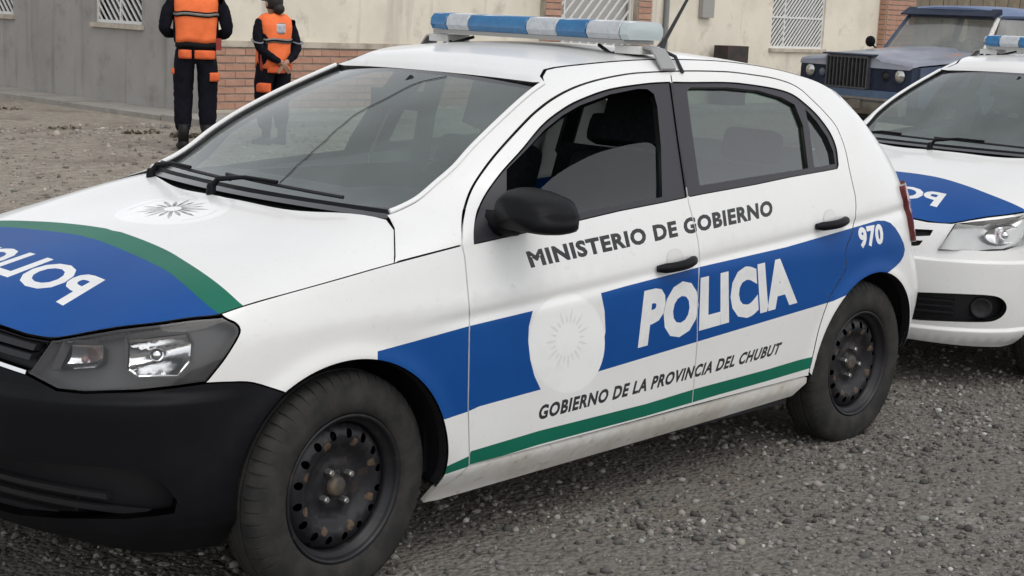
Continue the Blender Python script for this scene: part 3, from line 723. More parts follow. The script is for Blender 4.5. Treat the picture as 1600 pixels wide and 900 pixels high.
# ---------------------------------------------------------------- wheel (built round its own centre, outer face towards +y)
def wheel_meshes():
    rng = random.Random(4)
    # tyre: profile (radius, y), tread blocks cut at the shoulders
    prof = [(.176, -.055), (.186, -.078), (.205, -.088), (.240, -.094), (.272, -.088), (.292, -.076), (.302, -.064), (.306, -.045), (.3065, -.030), (.3000, -.027), (.3000, -.021), (.3075, -.018),
            (.3075, .018), (.3000, .021), (.3000, .027), (.3065, .030), (.306, .045), (.302, .064), (.292, .076), (.272, .088), (.262, .0905), (.258, .0915), (.240, .094), (.212, .0905), (.2095, .0885), (.206, .087), (.201, .082), (.197, .070), (.19, .055)]
    prof = [(r, h*.86+.0) for r, h in prof]
    n = 4*58; V = []; F = []; k = len(prof)
    for i in range(n):
        a = 2*math.pi*(i//4+(0, .80, .82, .98)[i % 4])/58; cut = (i % 4 >= 2)
        for j, (r, h) in enumerate(prof):
            rr = r
            if cut and (.0385 < abs(h) < .066) and r > .285: rr = r-.004
            V.append((rr*math.cos(a), h, rr*math.sin(a)))
    for i in range(n):
        j = (i+1) % n
        for q in range(k-1): F.append((i*k+q, i*k+q+1, j*k+q+1, j*k+q))
    V = [(x, y, max(z, -.2895)) for x, y, z in V]
    tyre = raw_mesh('tyre', V, F, rubber); tyre.set_sharp_from_angle(angle=R(35))
    # rim: lip and barrel
    V, F = lathe([(.192, .052), (.1975, .060), (.199, .069), (.196, .073), (.191, .072), (.187, .064), (.184, .052), (.175, .050), (.1705, .030), (.1705, -.05), (.16, -.06)], 72)
    rim = raw_mesh('rim', V, F, steel)
    # disc with ventilation holes
    def dz(r): return np.interp(r, [0, .03, .034, .055, .075, .095, .118, .135, .150, .163, .172], [.034, .034, .028, .030, .026, .030, .047, .050, .045, .034, .026])
    ng = 16; loops = []
    a = np.linspace(0, 2*np.pi, 72, endpoint=False); loops.append(np.c_[.1695*np.cos(a), .1695*np.sin(a)])
    for i in range(ng):
        c = 2*math.pi*i/ng; b = np.linspace(0, 2*np.pi, 14, endpoint=False)
        rr = .142+.0125*np.cos(b); tt = c+.0105/.142*np.sin(b); loops.append(np.c_[rr*np.cos(tt), rr*np.sin(tt)])
    def dpt(p): p = np.atleast_2d(p); r = np.hypot(p[:, 0], p[:, 1]); return np.c_[p[:, 0], dz(r), p[:, 1]]
    rp = []
    for i in range(0, ng, 2):
        c = 2*math.pi*(i+.5)/ng; cc = np.array([.122*math.cos(c), .122*math.sin(c)]); rp.append(np.array([cc+(.009+.006*rng.random())*np.array([math.cos(b), math.sin(b)]) for b in np.linspace(0, 2*math.pi, 11, endpoint=False)]))
    dd = make_panel(dpt, loops, [('rust', rp)], step=.012, gap=0, flange=.008, out=(0, -5, 0)); d = dd['base']
    disc = raw_mesh('disc', d[0], d[1], steel, True, d[2]); disc.materials.append(rust)
    bm = bmesh.new(); bm.from_mesh(disc); q = dd['rust']; vs = [bm.verts.new(v) for v in q[0]]
    for f in q[1]: bm.faces.new([vs[int(i)] for i in f]).material_index = 1
    bmesh.ops.remove_doubles(bm, verts=bm.verts, dist=1e-6)
    for f in bm.faces: f.smooth = True
    bm.to_mesh(disc); bm.free()
    V, F = lathe([(0, .050), (.018, .050), (.024, .047), (.027, .040), (.030, .026)], 24); hub = raw_mesh('hub_cap', V, F, steel_dusty)
    V, F = lathe([(0, .052), (.0065, .052), (.009, .049), (.0098, .044), (.0098, .026)], 6); nut = raw_mesh('wheel_nut', V, F, lug, False)
    V, F = lathe([(0, -.02), (.167, -.02)], 40); back = raw_mesh('brake_drum', V, F, plastic_d)
    V, F = lathe([(0, -.018), (.10, -.018), (.10, -.04)], 40)
    return tyre, rim, disc, hub, nut, back
WHEEL = wheel_meshes()
def add_wheel(parent, x, side, steer=0., spin=0., z=.29):
    tyre, rim, disc, hub, nut, back = WHEEL
    e = empty('wheel', (x-(.014 if x > -1 else .004), side*.706, z), 0, parent); e.rotation_euler = (0, 0, steer+(math.pi if side < 0 else 0))
    link_mesh('tyre', tyre, None, e)
    for nm, me in (('rim', rim), ('rim_disc', disc), ('hub_cap', hub), ('brake_drum', back)):
        link_mesh(nm, me, None, e, rot=(0, spin, 0))
    for i in range(4):
        a = math.pi/4+i*math.pi/2
        link_mesh('wheel_nut', nut, None, e, loc=(.05*math.cos(a+spin), 0, -.05*math.sin(a+spin)))
    return e

# ---------------------------------------------------------------- the body
def rear_z(z, th): return rear_pt([(th, z)])[0]
def add_seat(parent, x, y, h=.62):
    bm = bmesh.new(); bx(bm, x-.25, x+.25, y-.25, y+.25, .34, .50); s = bm_obj('seat_cushion', bm, fabric, parent, bevel=.06, seg=3)
    bm = bmesh.new(); M = Matrix.Translation((x-.24, y, .46)) @ Matrix.Rotation(R(-18), 4, 'Y')
    bx(bm, -.07, .06, -.24, .24, 0, h, M); bm_obj('seat_back', bm, fabric, parent, bevel=.055, seg=3)
    bm = bmesh.new(); bx(bm, -.04, .05, -.13, .13, h+.04, h+.22, M)
    for q in (-.06, .06): bx(bm, -.005, .008, q-.006, q+.006, h-.02, h+.06, M)
    bm_obj('head_rest', bm, fabric, parent, bevel=.03, seg=2)

def build_car(root, first):
    """all parts of one police hatchback under root; first = the near one with the lettering, else the plain-front one behind"""
    both = lambda d: ((d, 1), (mirror(d), -1))
    A, B, C, D = lettering_side() if first else (None,)*4
    mats = {'base': white, 'stripe': vinyl_blue, 'stripe.g': vinyl_green, 'emblem': vinyl_disc, 'emblem.r': vinyl_grey, 'lettering': vinyl_black, 'lettering.c': vinyl_black, 'emblem.s': vinyl_grey, 'lettering.w': vinyl_white, 'pillar_film': trim_pillar, 'edge_trim': trim_pillar}
    sb, sg = [('stripe', stripe_blue)], [('stripe.g', stripe_green)]
    # --- doors
    base = sb+sg+([('emblem', emblem_disc), ('emblem.r', emblem_rays)])
    dec_f = base+([('lettering', [A]), ('lettering.c', [C]), ('lettering.w', [B])] if first else [])
    dec_r = sb+sg+([('lettering', [A]), ('lettering.c', [C]), ('lettering.w', [B])] if first else [])
    for nm, loop, hole, dec in (('front_door', door_f, dlo_f, dec_f), ('rear_door', door_r, dlo_r, dec_r)):
        dec = dec+[('pillar_film', [PFILM])]
        dk = lambda L_: (L_[:, 1] > 1.0) & (L_[:, 1] < 1.325) & (np.abs(L_[:, 0]-np.interp(L_[:, 1], gap_b[::-1, 1], gap_b[::-1, 0])) < .02)
        L = make_panel(side_pt, [loop, hole], dec, step=.035, rows=SIDE_ROWS, dark=dk)
        Rr = mirror(L if not first else make_panel(side_pt, [loop, hole], [d for d in dec if 'lettering' not in d[0]], step=.05, rows=SIDE_ROWS, dark=dk))
        opens = [open_f] if nm == 'front_door' else [open_r, open_q]
        fr = make_panel(side_pt, [hole]+opens, step=.05, gap=.001, flange=.02, off=-.004)
        for d, s in ((L, 1), (Rr, -1)):
            o = panel_objs(nm, d, mats, root)
            f = mirror(fr) if s < 0 else fr
            link_mesh('window_frame', raw_mesh('window_frame', *f['base'][:2], trim_pillar, True, f['base'][2]), None, o)
            gl = [(glass_f_low if (s > 0 and first) else glass_f_full)] if nm == 'front_door' else opens
            for g in gl:
                p = make_panel(side_pt, [g], step=.06, gap=-.006 if g is not glass_f_low else 0, flange=0, off=-.016)
                p = mirror(p) if s < 0 else p
                link_mesh('window_pane', raw_mesh('window_pane', *p['base'][:2], clear_pane if (s < 0 and nm == 'front_door') else drop_pane if nm == 'front_door' else tinted, True, p['base'][2]), None, o)
            # grip: a bar over a finger dish
            xz = px_side([(1053, 408)])[0] if nm == 'front_door' else px_side([(1297, 346)])[0]
            sl = px_side([(1025, 420), (1083, 404)]) if nm == 'front_door' else px_side([(1273, 354), (1320, 342)])
            x0, x1 = sl[0][0], sl[1][0]; zz = np.interp([x0, x1], sl[::-1, 0], sl[::-1, 1])
            bm = bmesh.new(); n_ = 9; pts = []
            for i in range(n_):
                u = i/(n_-1); x = x0+(x1-x0)*u; z = sl[0][1]+(sl[1][1]-sl[0][1])*u
                pts.append((x, (float(S(x, z))+.006+.028*math.sin(math.pi*min(1, max(0, u*1.15-.07)))**.5)*s, z))
            tube(bm, pts, [.010]+[.0155]*(n_-2)+[.010], 10)
            bmesh.ops.scale(bm, vec=(1, 1, 1), verts=bm.verts); bm_obj('handle', bm, plastic, o)
            cx, cz = (x0+x1)/2, (sl[0][1]+sl[1][1])/2+.014
            V = []; F = []
            nr = 6; na = 20
            for i in range(nr+1):
                for j in range(na):
                    r = i/nr; a = 2*math.pi*j/na; x = cx+.042*r*math.cos(a); z = cz+.034*r*math.sin(a)
                    V.append((x, (float(S(x, z))+.0015-.0*r)*s, z))
            for i in range(nr):
                for j in range(na): F.append((i*na+j, i*na+(j+1) % na, (i+1)*na+(j+1) % na, (i+1)*na+j))
            link_mesh('handle_dish', raw_mesh('handle_dish', V, F if s < 0 else [f[::-1] for f in F], dish_mat), None, o)
    # --- fender, pillar and quarter pressing, sill
    for nm, loop, dec in (('front_fender', fender, sb+sg), ('side_frame', side_frame, sb+([('lettering.w', [D])] if first else []))):
        L = make_panel(side_pt, [loop], dec, step=.035, rows=SIDE_ROWS)
        Rr = mirror(L if not first else make_panel(side_pt, [loop], [d for d in dec if 'lettering' not in d[0]], step=.05, rows=SIDE_ROWS))
        for d in (L, Rr): panel_objs(nm, d, mats, root)
    for d, s in both(make_panel(side_pt, [sill], step=.03)): panel_objs('sill', d, {'base': white_sill}, root)
    # --- bonnet
    T = text_segs('POLICIA', bold=.032, space=1.0)
    y0 = .345
    T = quad_map(T, (.556, y0+.03), (.556+.012, -y0-.03), (.418, y0), (.418+.012, -y0))
    em = np.array([(-.035+.150*math.cos(a), -.05+.195*math.sin(a)) for a in np.linspace(0, 2*math.pi, 48, endpoint=False)])
    er = []
    for q in sun_rays(np.array([0., 0.]), .022, .095, 18, .0042): er.append(q*[1.0, 1.45]+[-.035, -.05])
    el = []
    for k in range(-4, 5):                                             # short strokes of the word round the sun
        for sgn in (1, -1):
            a = sgn*(math.pi/2)+k*.12; c = np.array([-.035+.115*math.cos(a), -.05+.158*math.sin(a)]); el.append(np.array([c+[-.008, -.003], c+[.008, -.003], c+[.008, .003], c+[-.008, .003]]))
    hd = [('stripe', hood_blue), ('stripe.g', hood_green), ('lettering.w', [T]), ('emblem', [em]), ('emblem.r', [q for q in el if q[0][1] > -.05]), ('emblem.s', [q for q in el if q[0][1] <= -.05]), ('emblem_sun', er)]
    m2 = dict(mats); m2['emblem_sun'] = mat('emblem_ink', (.17, .17, .172), .45, n=(30, 4, .38, .60, (.48, .48, .48)))
    if not first: hd = [('stripe', hood_blue2), ('lettering.w', [T])]
    L = make_panel(hood_pt, [hood_loop], hd, step=.04, flange=.02, gap=.0012, out=(0, 0, -5)); panel_objs('hood', L, m2, root)
    # --- roof
    L = make_panel(roof_pt, [roof_loop], step=.05, gap=.0015, flange=.012, out=(-1.5, 0, -5)); panel_objs('roof', L, {'base': white}, root)
    # --- windscreen with its dark border
    lo = resample([(-1, 0), (1, 0), (1, 1), (-1, 1), (-1, 0)], .1)[:-1]
    inn = [(-.93, .085), (-.5, .05), (0, .04), (.5, .05), (.93, .085), (.968, .2), (.962, .9), (.92, .965), (0, .972), (-.92, .965), (-.962, .9), (-.968, .2)]
    inn = resample(inn+inn[:1], .1)[:-1]
    L = make_panel(ws_pt, [lo], [('pane', [inn])], step=.06, gap=.001, metric=(.55, WS_L), flange=.004, off=-.013, out=(-1.5, 0, .6))
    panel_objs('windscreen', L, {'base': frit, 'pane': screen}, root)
    for s in (1, -1):                                                   # the pillar's rolled edge along the glass
        tubo('pillar_edge', [tuple(q*np.array([1, s, 1])+np.array([.002, 0, .003])) for q in ws3[1:]], .0075, white, root, 8)
    if first:                                                           # a long thin dark line across the windscreen
        gs, gt = np.meshgrid(np.linspace(-.97, .97, 240), np.linspace(0, 1, 160)); gp = np.c_[gs.ravel(), gt.ravel()]; gq = project(ws_pt(gp)); cr = []
        for q in smooth_line([(696, 114), (651, 124), (611, 144), (552, 175), (507, 214), (462, 254), (436, 280)], 14): cr.append(gp[np.argmin(np.hypot(*(gq-q).T))])
        P = ws_pt(np.array(cr)); tubo('screen_line', [tuple(x) for x in P-np.array([.0035, 0, .0105])], .0013, plastic_d, root, 5)
    # cowl between bonnet and glass
    ys = np.linspace(-.60, .60, 25); V = []; F = []
    hr = lambda y: np.interp(abs(y), [0, .25, .45, .60], [-.182, -.20, -.245, -.286])
    for y in ys:
        x0 = hr(y)+.012; z0 = float(H([(x0, y)])[0])-.016; p = ws_pt([(y/ws3[0, 1], .03)])[0]
        V += [(x0, y, z0), (x0*.6+p[0]*.4, y, min(z0, p[2])-.012), (p[0]-.02, y, p[2]+.0)]
    for i in range(24):
        for j in range(2): F.append((i*3+j, (i+1)*3+j, (i+1)*3+j+1, i*3+j+1))
    link_mesh('cowl', raw_mesh('cowl', V, F, plastic), None, root)
    # wipers lying on the glass
    for y0, y1, t0, t1 in ((-.10, .44, .060, .030), (-.52, -.04, .045, .026)):
        w_ = empty('wiper', (0, 0, 0), 0, root)
        P = []
        for i in range(9):
            u = i/8; y = y0+(y1-y0)*u*1.0; p = ws_pt([((y0-(.42 if y0 > 0 else .08)*0+(y1-y0)*u)/.6, t0+(t1-t0)*u)])[0]; P.append(p+np.array([.012, 0, .022]))
        tubo('wiper_blade', P, .0055, plastic_d, w_, 6)
        a = ws_pt([(y0/.6+.02, .0)])[0]; b = np.array(P[4])
        tubo('wiper_arm', [a+np.array([.03, .0, .0]), a+np.array([.02, .02, .03]), (a+b)/2+np.array([.012, 0, .028]), b+np.array([.004, 0, .010])], [.010, .009, .006, .005], plastic, w_, 6)
        V, F = lathe([(0, .018), (.010, .016), (.014, .008), (.015, -.02)], 12, 'z'); link_mesh('wiper_pivot', raw_mesh('wiper_pivot', V, F, plastic), None, w_, loc=tuple(a+np.array([.03, 0, .0])))
    # --- rear end: bumper, tailgate, tail lamps, rear glass
    thq = lambda z: float(np.arcsin(min(.999, S(-2.76, z)/(w_z(z)*side_mod(-2.76, z)))))
    zb = np.linspace(.30, .66, 9); zt = np.linspace(.66, 1.0, 7)
    th = 1.18
    met = (.8, 1.)
    edge = lambda zs: [(float(np.arcsin(np.clip(S(XQ, z)/(w_z(z)*side_mod(XQ, z)), 0, .9995))), z) for z in zs]
    eb = edge(np.linspace(.29, .645, 10)); et = edge(np.linspace(.65, .90, 8))
    for nm, e, zlo, zhi in (('rear_bumper', eb, .29, .645),):
        lp = np.array(e+[(-a, z) for a, z in e[::-1]]); lp = resample(np.vstack([lp, lp[:1]]), .06)[:-1]
        panel_objs(nm, make_panel(rear_pt, [lp], step=.05, metric=met), {'base': white}, root)
    ex = lambda x, z: (float(np.arcsin(np.clip(S(x, z)/(w_z(z)*side_mod(x, z)), 0, .9995))), z)
    et2 = et+[ex(-2.80, .97), ex(-2.75, 1.03), ex(-2.66, 1.12), ex(-2.56, 1.20), ex(-2.46, 1.26), (1.12, 1.285), (.8, 1.31), (0, 1.325)]
    lp = np.array(et2+[(-a, z) for a, z in et2[::-1][1:]]); lp = resample(np.vstack([lp, lp[:1]]), .06)[:-1]
    rg = resample([(-.85, 1.02), (.85, 1.02), (.82, 1.27), (-.82, 1.27), (-.85, 1.02)], .08)[:-1]
    d = make_panel(rear_pt, [lp], [('rear_window', [rg])], step=.04, metric=met)
    o = panel_objs('tailgate', d, {'base': white, 'rear_window': tinted}, root)
    tl = smooth_line([(.72, .92), (1.0, .935), (1.26, .940), (1.315, .925), (1.30, .87), (1.275, .80), (1.24, .735), (1.15, .715), (.75, .72), (.72, .92)], .03)[:-1]
    for s in (1, -1):
        d = make_panel(rear_pt, [tl], step=.03, metric=met, off=.020, flange=.022, gap=0); d = mirror(d) if s < 0 else d
        link_mesh('tail_lamp', raw_mesh('tail_lamp', *d['base'][:2], lens_red, True, d['base'][2]), None, root)
    # --- nose
    if first: build_nose(root)
    else: build_nose_old(root)
    # --- wheel wells, floor, inner door skins
    for xc in (0., -WB):
        for s in (1, -1):
            a = np.radians(np.linspace(-8, 188, 30)); V = []; F = []
            for t in a:
                x = xc+.352*math.cos(t); z = .287+.352*math.sin(t); yo = float(S(x, max(z, .22)))-.004
                V += [(x, s*yo, z), (x, s*(yo-.03), z), (xc+.375*math.cos(t), s*(yo-.035), .287+.375*math.sin(t)), (xc+.375*math.cos(t), s*.50, .287+.375*math.sin(t)), (xc, s*.50, .287)]
            for i in range(29):
                for j in range(4): F.append((i*5+j, (i+1)*5+j, (i+1)*5+j+1, i*5+j+1))
            link_mesh('wheel_well', raw_mesh('wheel_well', V, F, plastic_d, False), None, root)
    for s in (1, -1):
        xs = np.linspace(-2.1, -.42, 20); V = []; F = []
        for x in xs:
            for z in (.2, .4, .6, .8, .93): V.append((x, s*(float(S(x, z))-.06), z))
        for i in range(19):
            for j in range(4): F.append((i*5+j, (i+1)*5+j, (i+1)*5+j+1, i*5+j+1))
        link_mesh('door_lining', raw_mesh('door_lining', V, F, dash), None, root)
    bm = bmesh.new(); bx(bm, -2.75, .45, -.60, .60, .20, .26); bx(bm, -2.1, -.45, -.72, .72, .185, .25); bx(bm, -.15, .60, -.52, .52, .26, .62); bx(bm, -.40, -.36, -.70, .70, .25, .86)
    bm_obj('underbody', bm, plastic_d, root)
    bm = bmesh.new(); bx(bm, -2.42, -2.36, -.62, .62, .25, .85); bm_obj('boot_wall', bm, fabric, root)
    # roof lining and inner pillar trims
    V = []; F = []; nx, ny = 14, 9
    for i in range(nx):
        x = -1.02-1.35*i/(nx-1)
        for j in range(ny): y = -.47+.94*j/(ny-1); V.append((x, y, float(roof_z(x, y))-.035))
    for i in range(nx-1):
        for j in range(ny-1): F.append((i*ny+j, i*ny+j+1, (i+1)*ny+j+1, (i+1)*ny+j))
    link_mesh('headlining', raw_mesh('headlining', V, F, liner), None, root)
    for s in (1, -1):
        for pts in ([(-1.56, .70, .95), (-1.52, .62, 1.15), (-1.50, .53, 1.33)], [(-2.38, .70, .95), (-2.36, .62, 1.15), (-2.28, .54, 1.29)]):
            tubo('pillar_trim', [(a, b*s-.02*s, c-.01) for a, b, c in pts], [.035]*len(pts), dash, root, 8)
    # dashboard, wheel, seats
    V = []; F = []; pr = [(-.30, .93), (-.40, .955), (-.55, .965), (-.68, .95), (-.74, .90), (-.70, .78), (-.66, .55), (-.45, .40)]; ys = np.linspace(-.60, .60, 13)
    for y in ys:
        for x, z in pr: V.append((x-.06*(y/.6)**2*0, y, z+(.035*math.exp(-((y-.32)/.16)**2) if x in (-.55, -.68) else 0)))
    k = len(pr)
    for i in range(12):
        for j in range(k-1): F.append((i*k+j, (i+1)*k+j, (i+1)*k+j+1, i*k+j+1))
    link_mesh('dashboard', raw_mesh('dashboard', V, F, dash), None, root)
    bm = bmesh.new(); M = Matrix.Translation((-.86, .33, .90)) @ Matrix.Rotation(R(-62), 4, 'Y')
    ring = [M @ Vector((.185*math.cos(t), .185*math.sin(t), 0)) for t in np.linspace(0, 2*math.pi, 33)]
    tube(bm, ring, .016, 8, False)
    for t in (0, 2.4, -2.4): tube(bm, [M @ Vector((0, 0, -.02)), M @ Vector((.18*math.cos(t+math.pi), .18*math.sin(t+math.pi), 0))], .014, 6)
    tube(bm, [M @ Vector((0, 0, .0)), M @ Vector((0, 0, -.25))], [.055, .04], 12); bm_obj('steering_wheel', bm, plastic, root)
    add_seat(root, -1.18, .34); add_seat(root, -1.18, -.34)
    bm = bmesh.new(); bx(bm, -2.15, -1.75, -.60, .60, .34, .50); bm_obj('rear_bench', bm, fabric, root, bevel=.06)
    bm = bmesh.new(); M = Matrix.Translation((-2.12, 0, .46)) @ Matrix.Rotation(R(-18), 4, 'Y'); bx(bm, -.06, .06, -.58, .58, 0, .56, M)
    for y in (-.34, .34): bx(bm, -.04, .05, y-.12, y+.12, .57, .70, M)
    bm_obj('rear_backrest', bm, fabric, root, bevel=.04)
    # inside mirror
    bm = bmesh.new(); bx(bm, -.86, -.83, -.12, .12, 1.20, 1.26); tube(bm, [(-.85, 0, 1.26), (-.90, 0, 1.30)], .01, 6); bm_obj('inside_mirror', bm, plastic, root, bevel=.012)
    # --- door mirrors
    add_mirror(root, 1)
    # --- wheels
    st = .063 if first else 0.
    for x, sp_ in ((0., .35), (-WB, 1.1)):
        for s in (1, -1): add_wheel(root, x, s, st if x == 0 else 0, sp_+s)
    add_beacon(root)
    tubo('antenna', [(-2.14, 0, float(roof_z(-2.14, 0))-.01), (-2.155, 0, float(roof_z(-2.14, 0))+.022), (-2.185, 0, float(roof_z(-2.14, 0))+.06), (-2.32, 0, float(roof_z(-2.14, 0))+.235)], [.024, .017, .008, .0055], plastic_d, root, 8)

lamp_silver = mat('lamp_silver', (.42, .42, .41), .22, metal=.75)
dish_mat = mat('white_paint_dish', (.62, .61, .59), .3, coat=.6)
def px_rear(px):
    def g(P):
        q = np.clip(P[:, 1]/(w_z(P[:, 2])*side_mod(P[:, 0], P[:, 2])), -.999, .999)
        return P[:, 0]-(XM2-(XM2-xr_z(P[:, 2]))*(1-q*q)**(1/PR))
    P = hit(px, g, 6.3)
    q = np.clip(P[:, 1]/(w_z(P[:, 2])*side_mod(P[:, 0], P[:, 2])), -1, 1)
    return np.c_[np.arcsin(q), P[:, 2]]

def add_mirror(root, s):
    # a rounded shell: outline seen from the front, swept fore and aft
    mroot = empty('door_mirror', (0, 0, 0), 0, root)
    V = []; F = []; n = 20; rows = 9
    y0, y1, zc = .762, .985, .990                     # inboard, outboard, centre height
    for i in range(rows):
        u = i/(rows-1); x = -.480-.165*u
        k = [.0, .70, .84, .92, .97, 1.0, 1.0, .985, .955][i]
        for j in range(n):
            a = 2*math.pi*j/n; c, sn = math.cos(a), math.sin(a)
            yy = (y0+y1)/2+(y1-y0)/2*k*math.copysign(abs(c)**.45, c)
            zz = zc+(.062 if sn > 0 else .058)*k*math.copysign(abs(sn)**(.8 if sn > 0 else .32), sn)-.012*(1-k)
            if sn > 0: zz -= .030*((yy-y0)/(y1-y0))**2*k
            V.append((x, s*yy, zz))
    for i in range(rows-1):
        for j in range(n): F.append((i*n+j, i*n+(j+1) % n, (i+1)*n+(j+1) % n, (i+1)*n+j))
    F.append(tuple(range((rows-1)*n, rows*n)))
    link_mesh('mirror_shell', raw_mesh('mirror_shell', V, F, plastic), None, mroot)
    bm = bmesh.new(); tube(bm, [(-.55, s*.67, .945), (-.55, s*.76, .942), (-.565, s*.82, .95)], [.045, .036, .034], 10); bm_obj('mirror_arm', bm, plastic, mroot)
    g = [(-.646, s*((y0+y1)/2+(y1-y0)/2*.86*math.copysign(abs(math.cos(a))**.62, math.cos(a))), zc+.050*math.copysign(abs(math.sin(a))**.72, math.sin(a))-.006) for a in np.linspace(0, 2*math.pi, 20, endpoint=False)]
    link_mesh('mirror_glass', raw_mesh('mirror_glass', g, [tuple(range(20))], chrome, False), None, mroot)

XB, ZB = -1.48, 1.475
def add_beacon(root):
    lb = empty('light_bar', (XB, 0, ZB), 0, root)
    hw = .485
    seg = [(-hw, -.375, blue_lens), (-.375, -.262, clear_lens), (-.262, .025, blue_lens), (.025, .165, clear_lens), (.165, .300, blue_lens), (.300, .445, clear_lens), (.445, hw, teal_lens)]
    prof = [(-.080, -.027), (-.092, -.010), (-.090, .012), (-.076, .028), (-.04, .033), (.04, .033), (.076, .028), (.090, .012), (.092, -.010), (.080, -.027)]
    for a, b, m in seg:
        V = []; F = []; k = len(prof)
        for i, y in enumerate((a+.0015, a+.004, b-.004, b-.0015)):
            sc = .97 if i in (0, 3) else 1.
            if i == 0 and a == -hw: sc = .62
            if i == 1 and a == -hw: y = a+.03
            if i == 3 and b == hw: sc = .62
            for x, z in prof: V.append((x*sc, y, z*sc))
        for i in range(3):
            for j in range(k): F.append((i*k+j, i*k+(j+1) % k, (i+1)*k+(j+1) % k, (i+1)*k+j))
        F += [tuple(range(k))[::-1], tuple(range(3*k, 4*k))]
        me = raw_mesh('beacon_lens', V, F, m); me.set_sharp_from_angle(angle=R(40)); link_mesh('beacon_lens', me, None, lb)
    bm = bmesh.new(); bx(bm, -.077, .077, -hw+.03, hw-.03, -.042, -.028); bm_obj('beacon_base', bm, alu, lb, bevel=.005)
    for s in (1, -1):
        yd = .545
        bm = bmesh.new(); zr = float(roof_z(XB, .45))-ZB
        bx(bm, -.055, .055, s*.40 if s > 0 else -.50, .50 if s > 0 else -.40, zr+.004, -.046); bm_obj('bracket', bm, bracket, lb, bevel=.008)
        pts = [(0, s*.49, -.050), (0, s*.535, -.058), (0, s*.560, -.085), (0, s*.585, -.118)]
        V = []; F = []
        for p in pts: V += [(-.035, p[1], p[2]), (.035, p[1], p[2]), (.035, p[1]+s*.004, p[2]+.006), (-.035, p[1]+s*.004, p[2]+.006)]
        for i in range(3):
            for j in range(4): F.append((i*4+j, i*4+(j+1) % 4, (i+1)*4+(j+1) % 4, (i+1)*4+j))
        F += [(3, 2, 1, 0), (12, 13, 14, 15)]
        link_mesh('strap', raw_mesh('strap', V, F, alu, False), None, lb)
        tubo('cable', [(.02, s*.30, -.05), (.05, s*.38, -.075), (.02, s*.46, -.055), (-.06, s*.50, -.055), (-.075, s*.55, -.075), (-.07, s*.59, -.125)], .006, plastic_d, lb, 6)
# ---------------------------------------------------------------- the two police cars
pc1 = tag(empty('police_car', (0, 0, 0)), 'white police hatchback with black front bumper, blue POLICIA stripe and black steel wheels', 'car', 'police cars')
build_car(pc1, True)
pc2 = tag(empty('police_car', (CAR2[0], CAR2[1], 0), CAR2[2]), 'white police car with white front bumper parked right behind, cut off by the picture edge', 'car', 'police cars')
build_car(pc2, False)
# ---------------------------------------------------------------- ground: one packed-gravel sheet, loose stones on it
def ground_mat():
    m = bpy.data.materials.new('packed_gravel'); m.use_nodes = True; t = m.node_tree; b = t.nodes['Principled BSDF']; b.inputs['Roughness'].default_value = .95
    b.inputs['Specular IOR Level'].default_value = .2
    tc = t.nodes.new('ShaderNodeTexCoord')
    def noise(s, d=8, r=.6):
        n = t.nodes.new('ShaderNodeTexNoise'); n.inputs['Scale'].default_value = s; n.inputs['Detail'].default_value = d; n.inputs['Roughness'].default_value = r
        t.links.new(tc.outputs['Object'], n.inputs['Vector']); return n.outputs['Fac']
    def ramp(src, a, b_, lo=0., hi=1.):
        r = t.nodes.new('ShaderNodeMapRange'); r.inputs['From Min'].default_value = a; r.inputs['From Max'].default_value = b_; r.inputs['To Min'].default_value = lo; r.inputs['To Max'].default_value = hi
        t.links.new(src, r.inputs['Value']); return r.outputs[0]
    def mix(f, A, B):
        x = t.nodes.new('ShaderNodeMix'); x.data_type = 'RGBA'; t.links.new(f, x.inputs['Factor'])
        for k, v in (('A', A), ('B', B)):
            if isinstance(v, tuple): x.inputs[k].default_value = (*v, 1)
            else: t.links.new(v, x.inputs[k])
        return x.outputs['Result']
    # grey road metal near the cars, paler earth towards the houses (a different surfacing, with a ragged border)
    sx = t.nodes.new('ShaderNodeSeparateXYZ'); t.links.new(tc.outputs['Object'], sx.inputs[0])
    ad = t.nodes.new('ShaderNodeMath'); ad.operation = 'MULTIPLY_ADD'; ad.inputs[1].default_value = 4.0; t.links.new(noise(.35, 6), ad.inputs[0]); t.links.new(sx.outputs['Y'], ad.inputs[2])
    earth = ramp(ad.outputs[0], .5, -2.5)
    grey = mix(ramp(noise(38, 5), .35, .7), (.110, .101, .090), (.218, .200, .178))
    grey = mix(ramp(noise(.9, 6), .45, .7), grey, (.155, .135, .115))
    grey = mix(ramp(noise(2.2, 7), .60, .72), grey, (.25, .235, .21))
    grey = mix(ramp(noise(1.5, 5), .38, .28), grey, (.085, .076, .068))
    pale = mix(ramp(noise(9, 8), .35, .7), (.205, .178, .147), (.35, .315, .265))
    pale = mix(ramp(noise(24, 4), .58, .70), pale, (.42, .39, .345))
    pale = mix(ramp(noise(30, 4), .40, .30), pale, (.13, .112, .094))
    pale = mix(ramp(noise(1.3, 8), .5, .68), pale, (.185, .158, .130))
    t.links.new(mix(earth, grey, pale), b.inputs['Base Color'])
    vo = t.nodes.new('ShaderNodeTexVoronoi'); vo.inputs['Scale'].default_value = 55; t.links.new(tc.outputs['Object'], vo.inputs['Vector'])
    bp = t.nodes.new('ShaderNodeBump'); bp.inputs['Strength'].default_value = .9; bp.inputs['Distance'].default_value = .012; bp.invert = True; t.links.new(vo.outputs['Distance'], bp.inputs['Height'])
    b2 = t.nodes.new('ShaderNodeBump'); b2.inputs['Strength'].default_value = .7; b2.inputs['Distance'].default_value = .03; t.links.new(noise(16, 8), b2.inputs['Height']); t.links.new(bp.outputs[0], b2.inputs['Normal'])
    t.links.new(b2.outputs[0], b.inputs['Normal']); return m
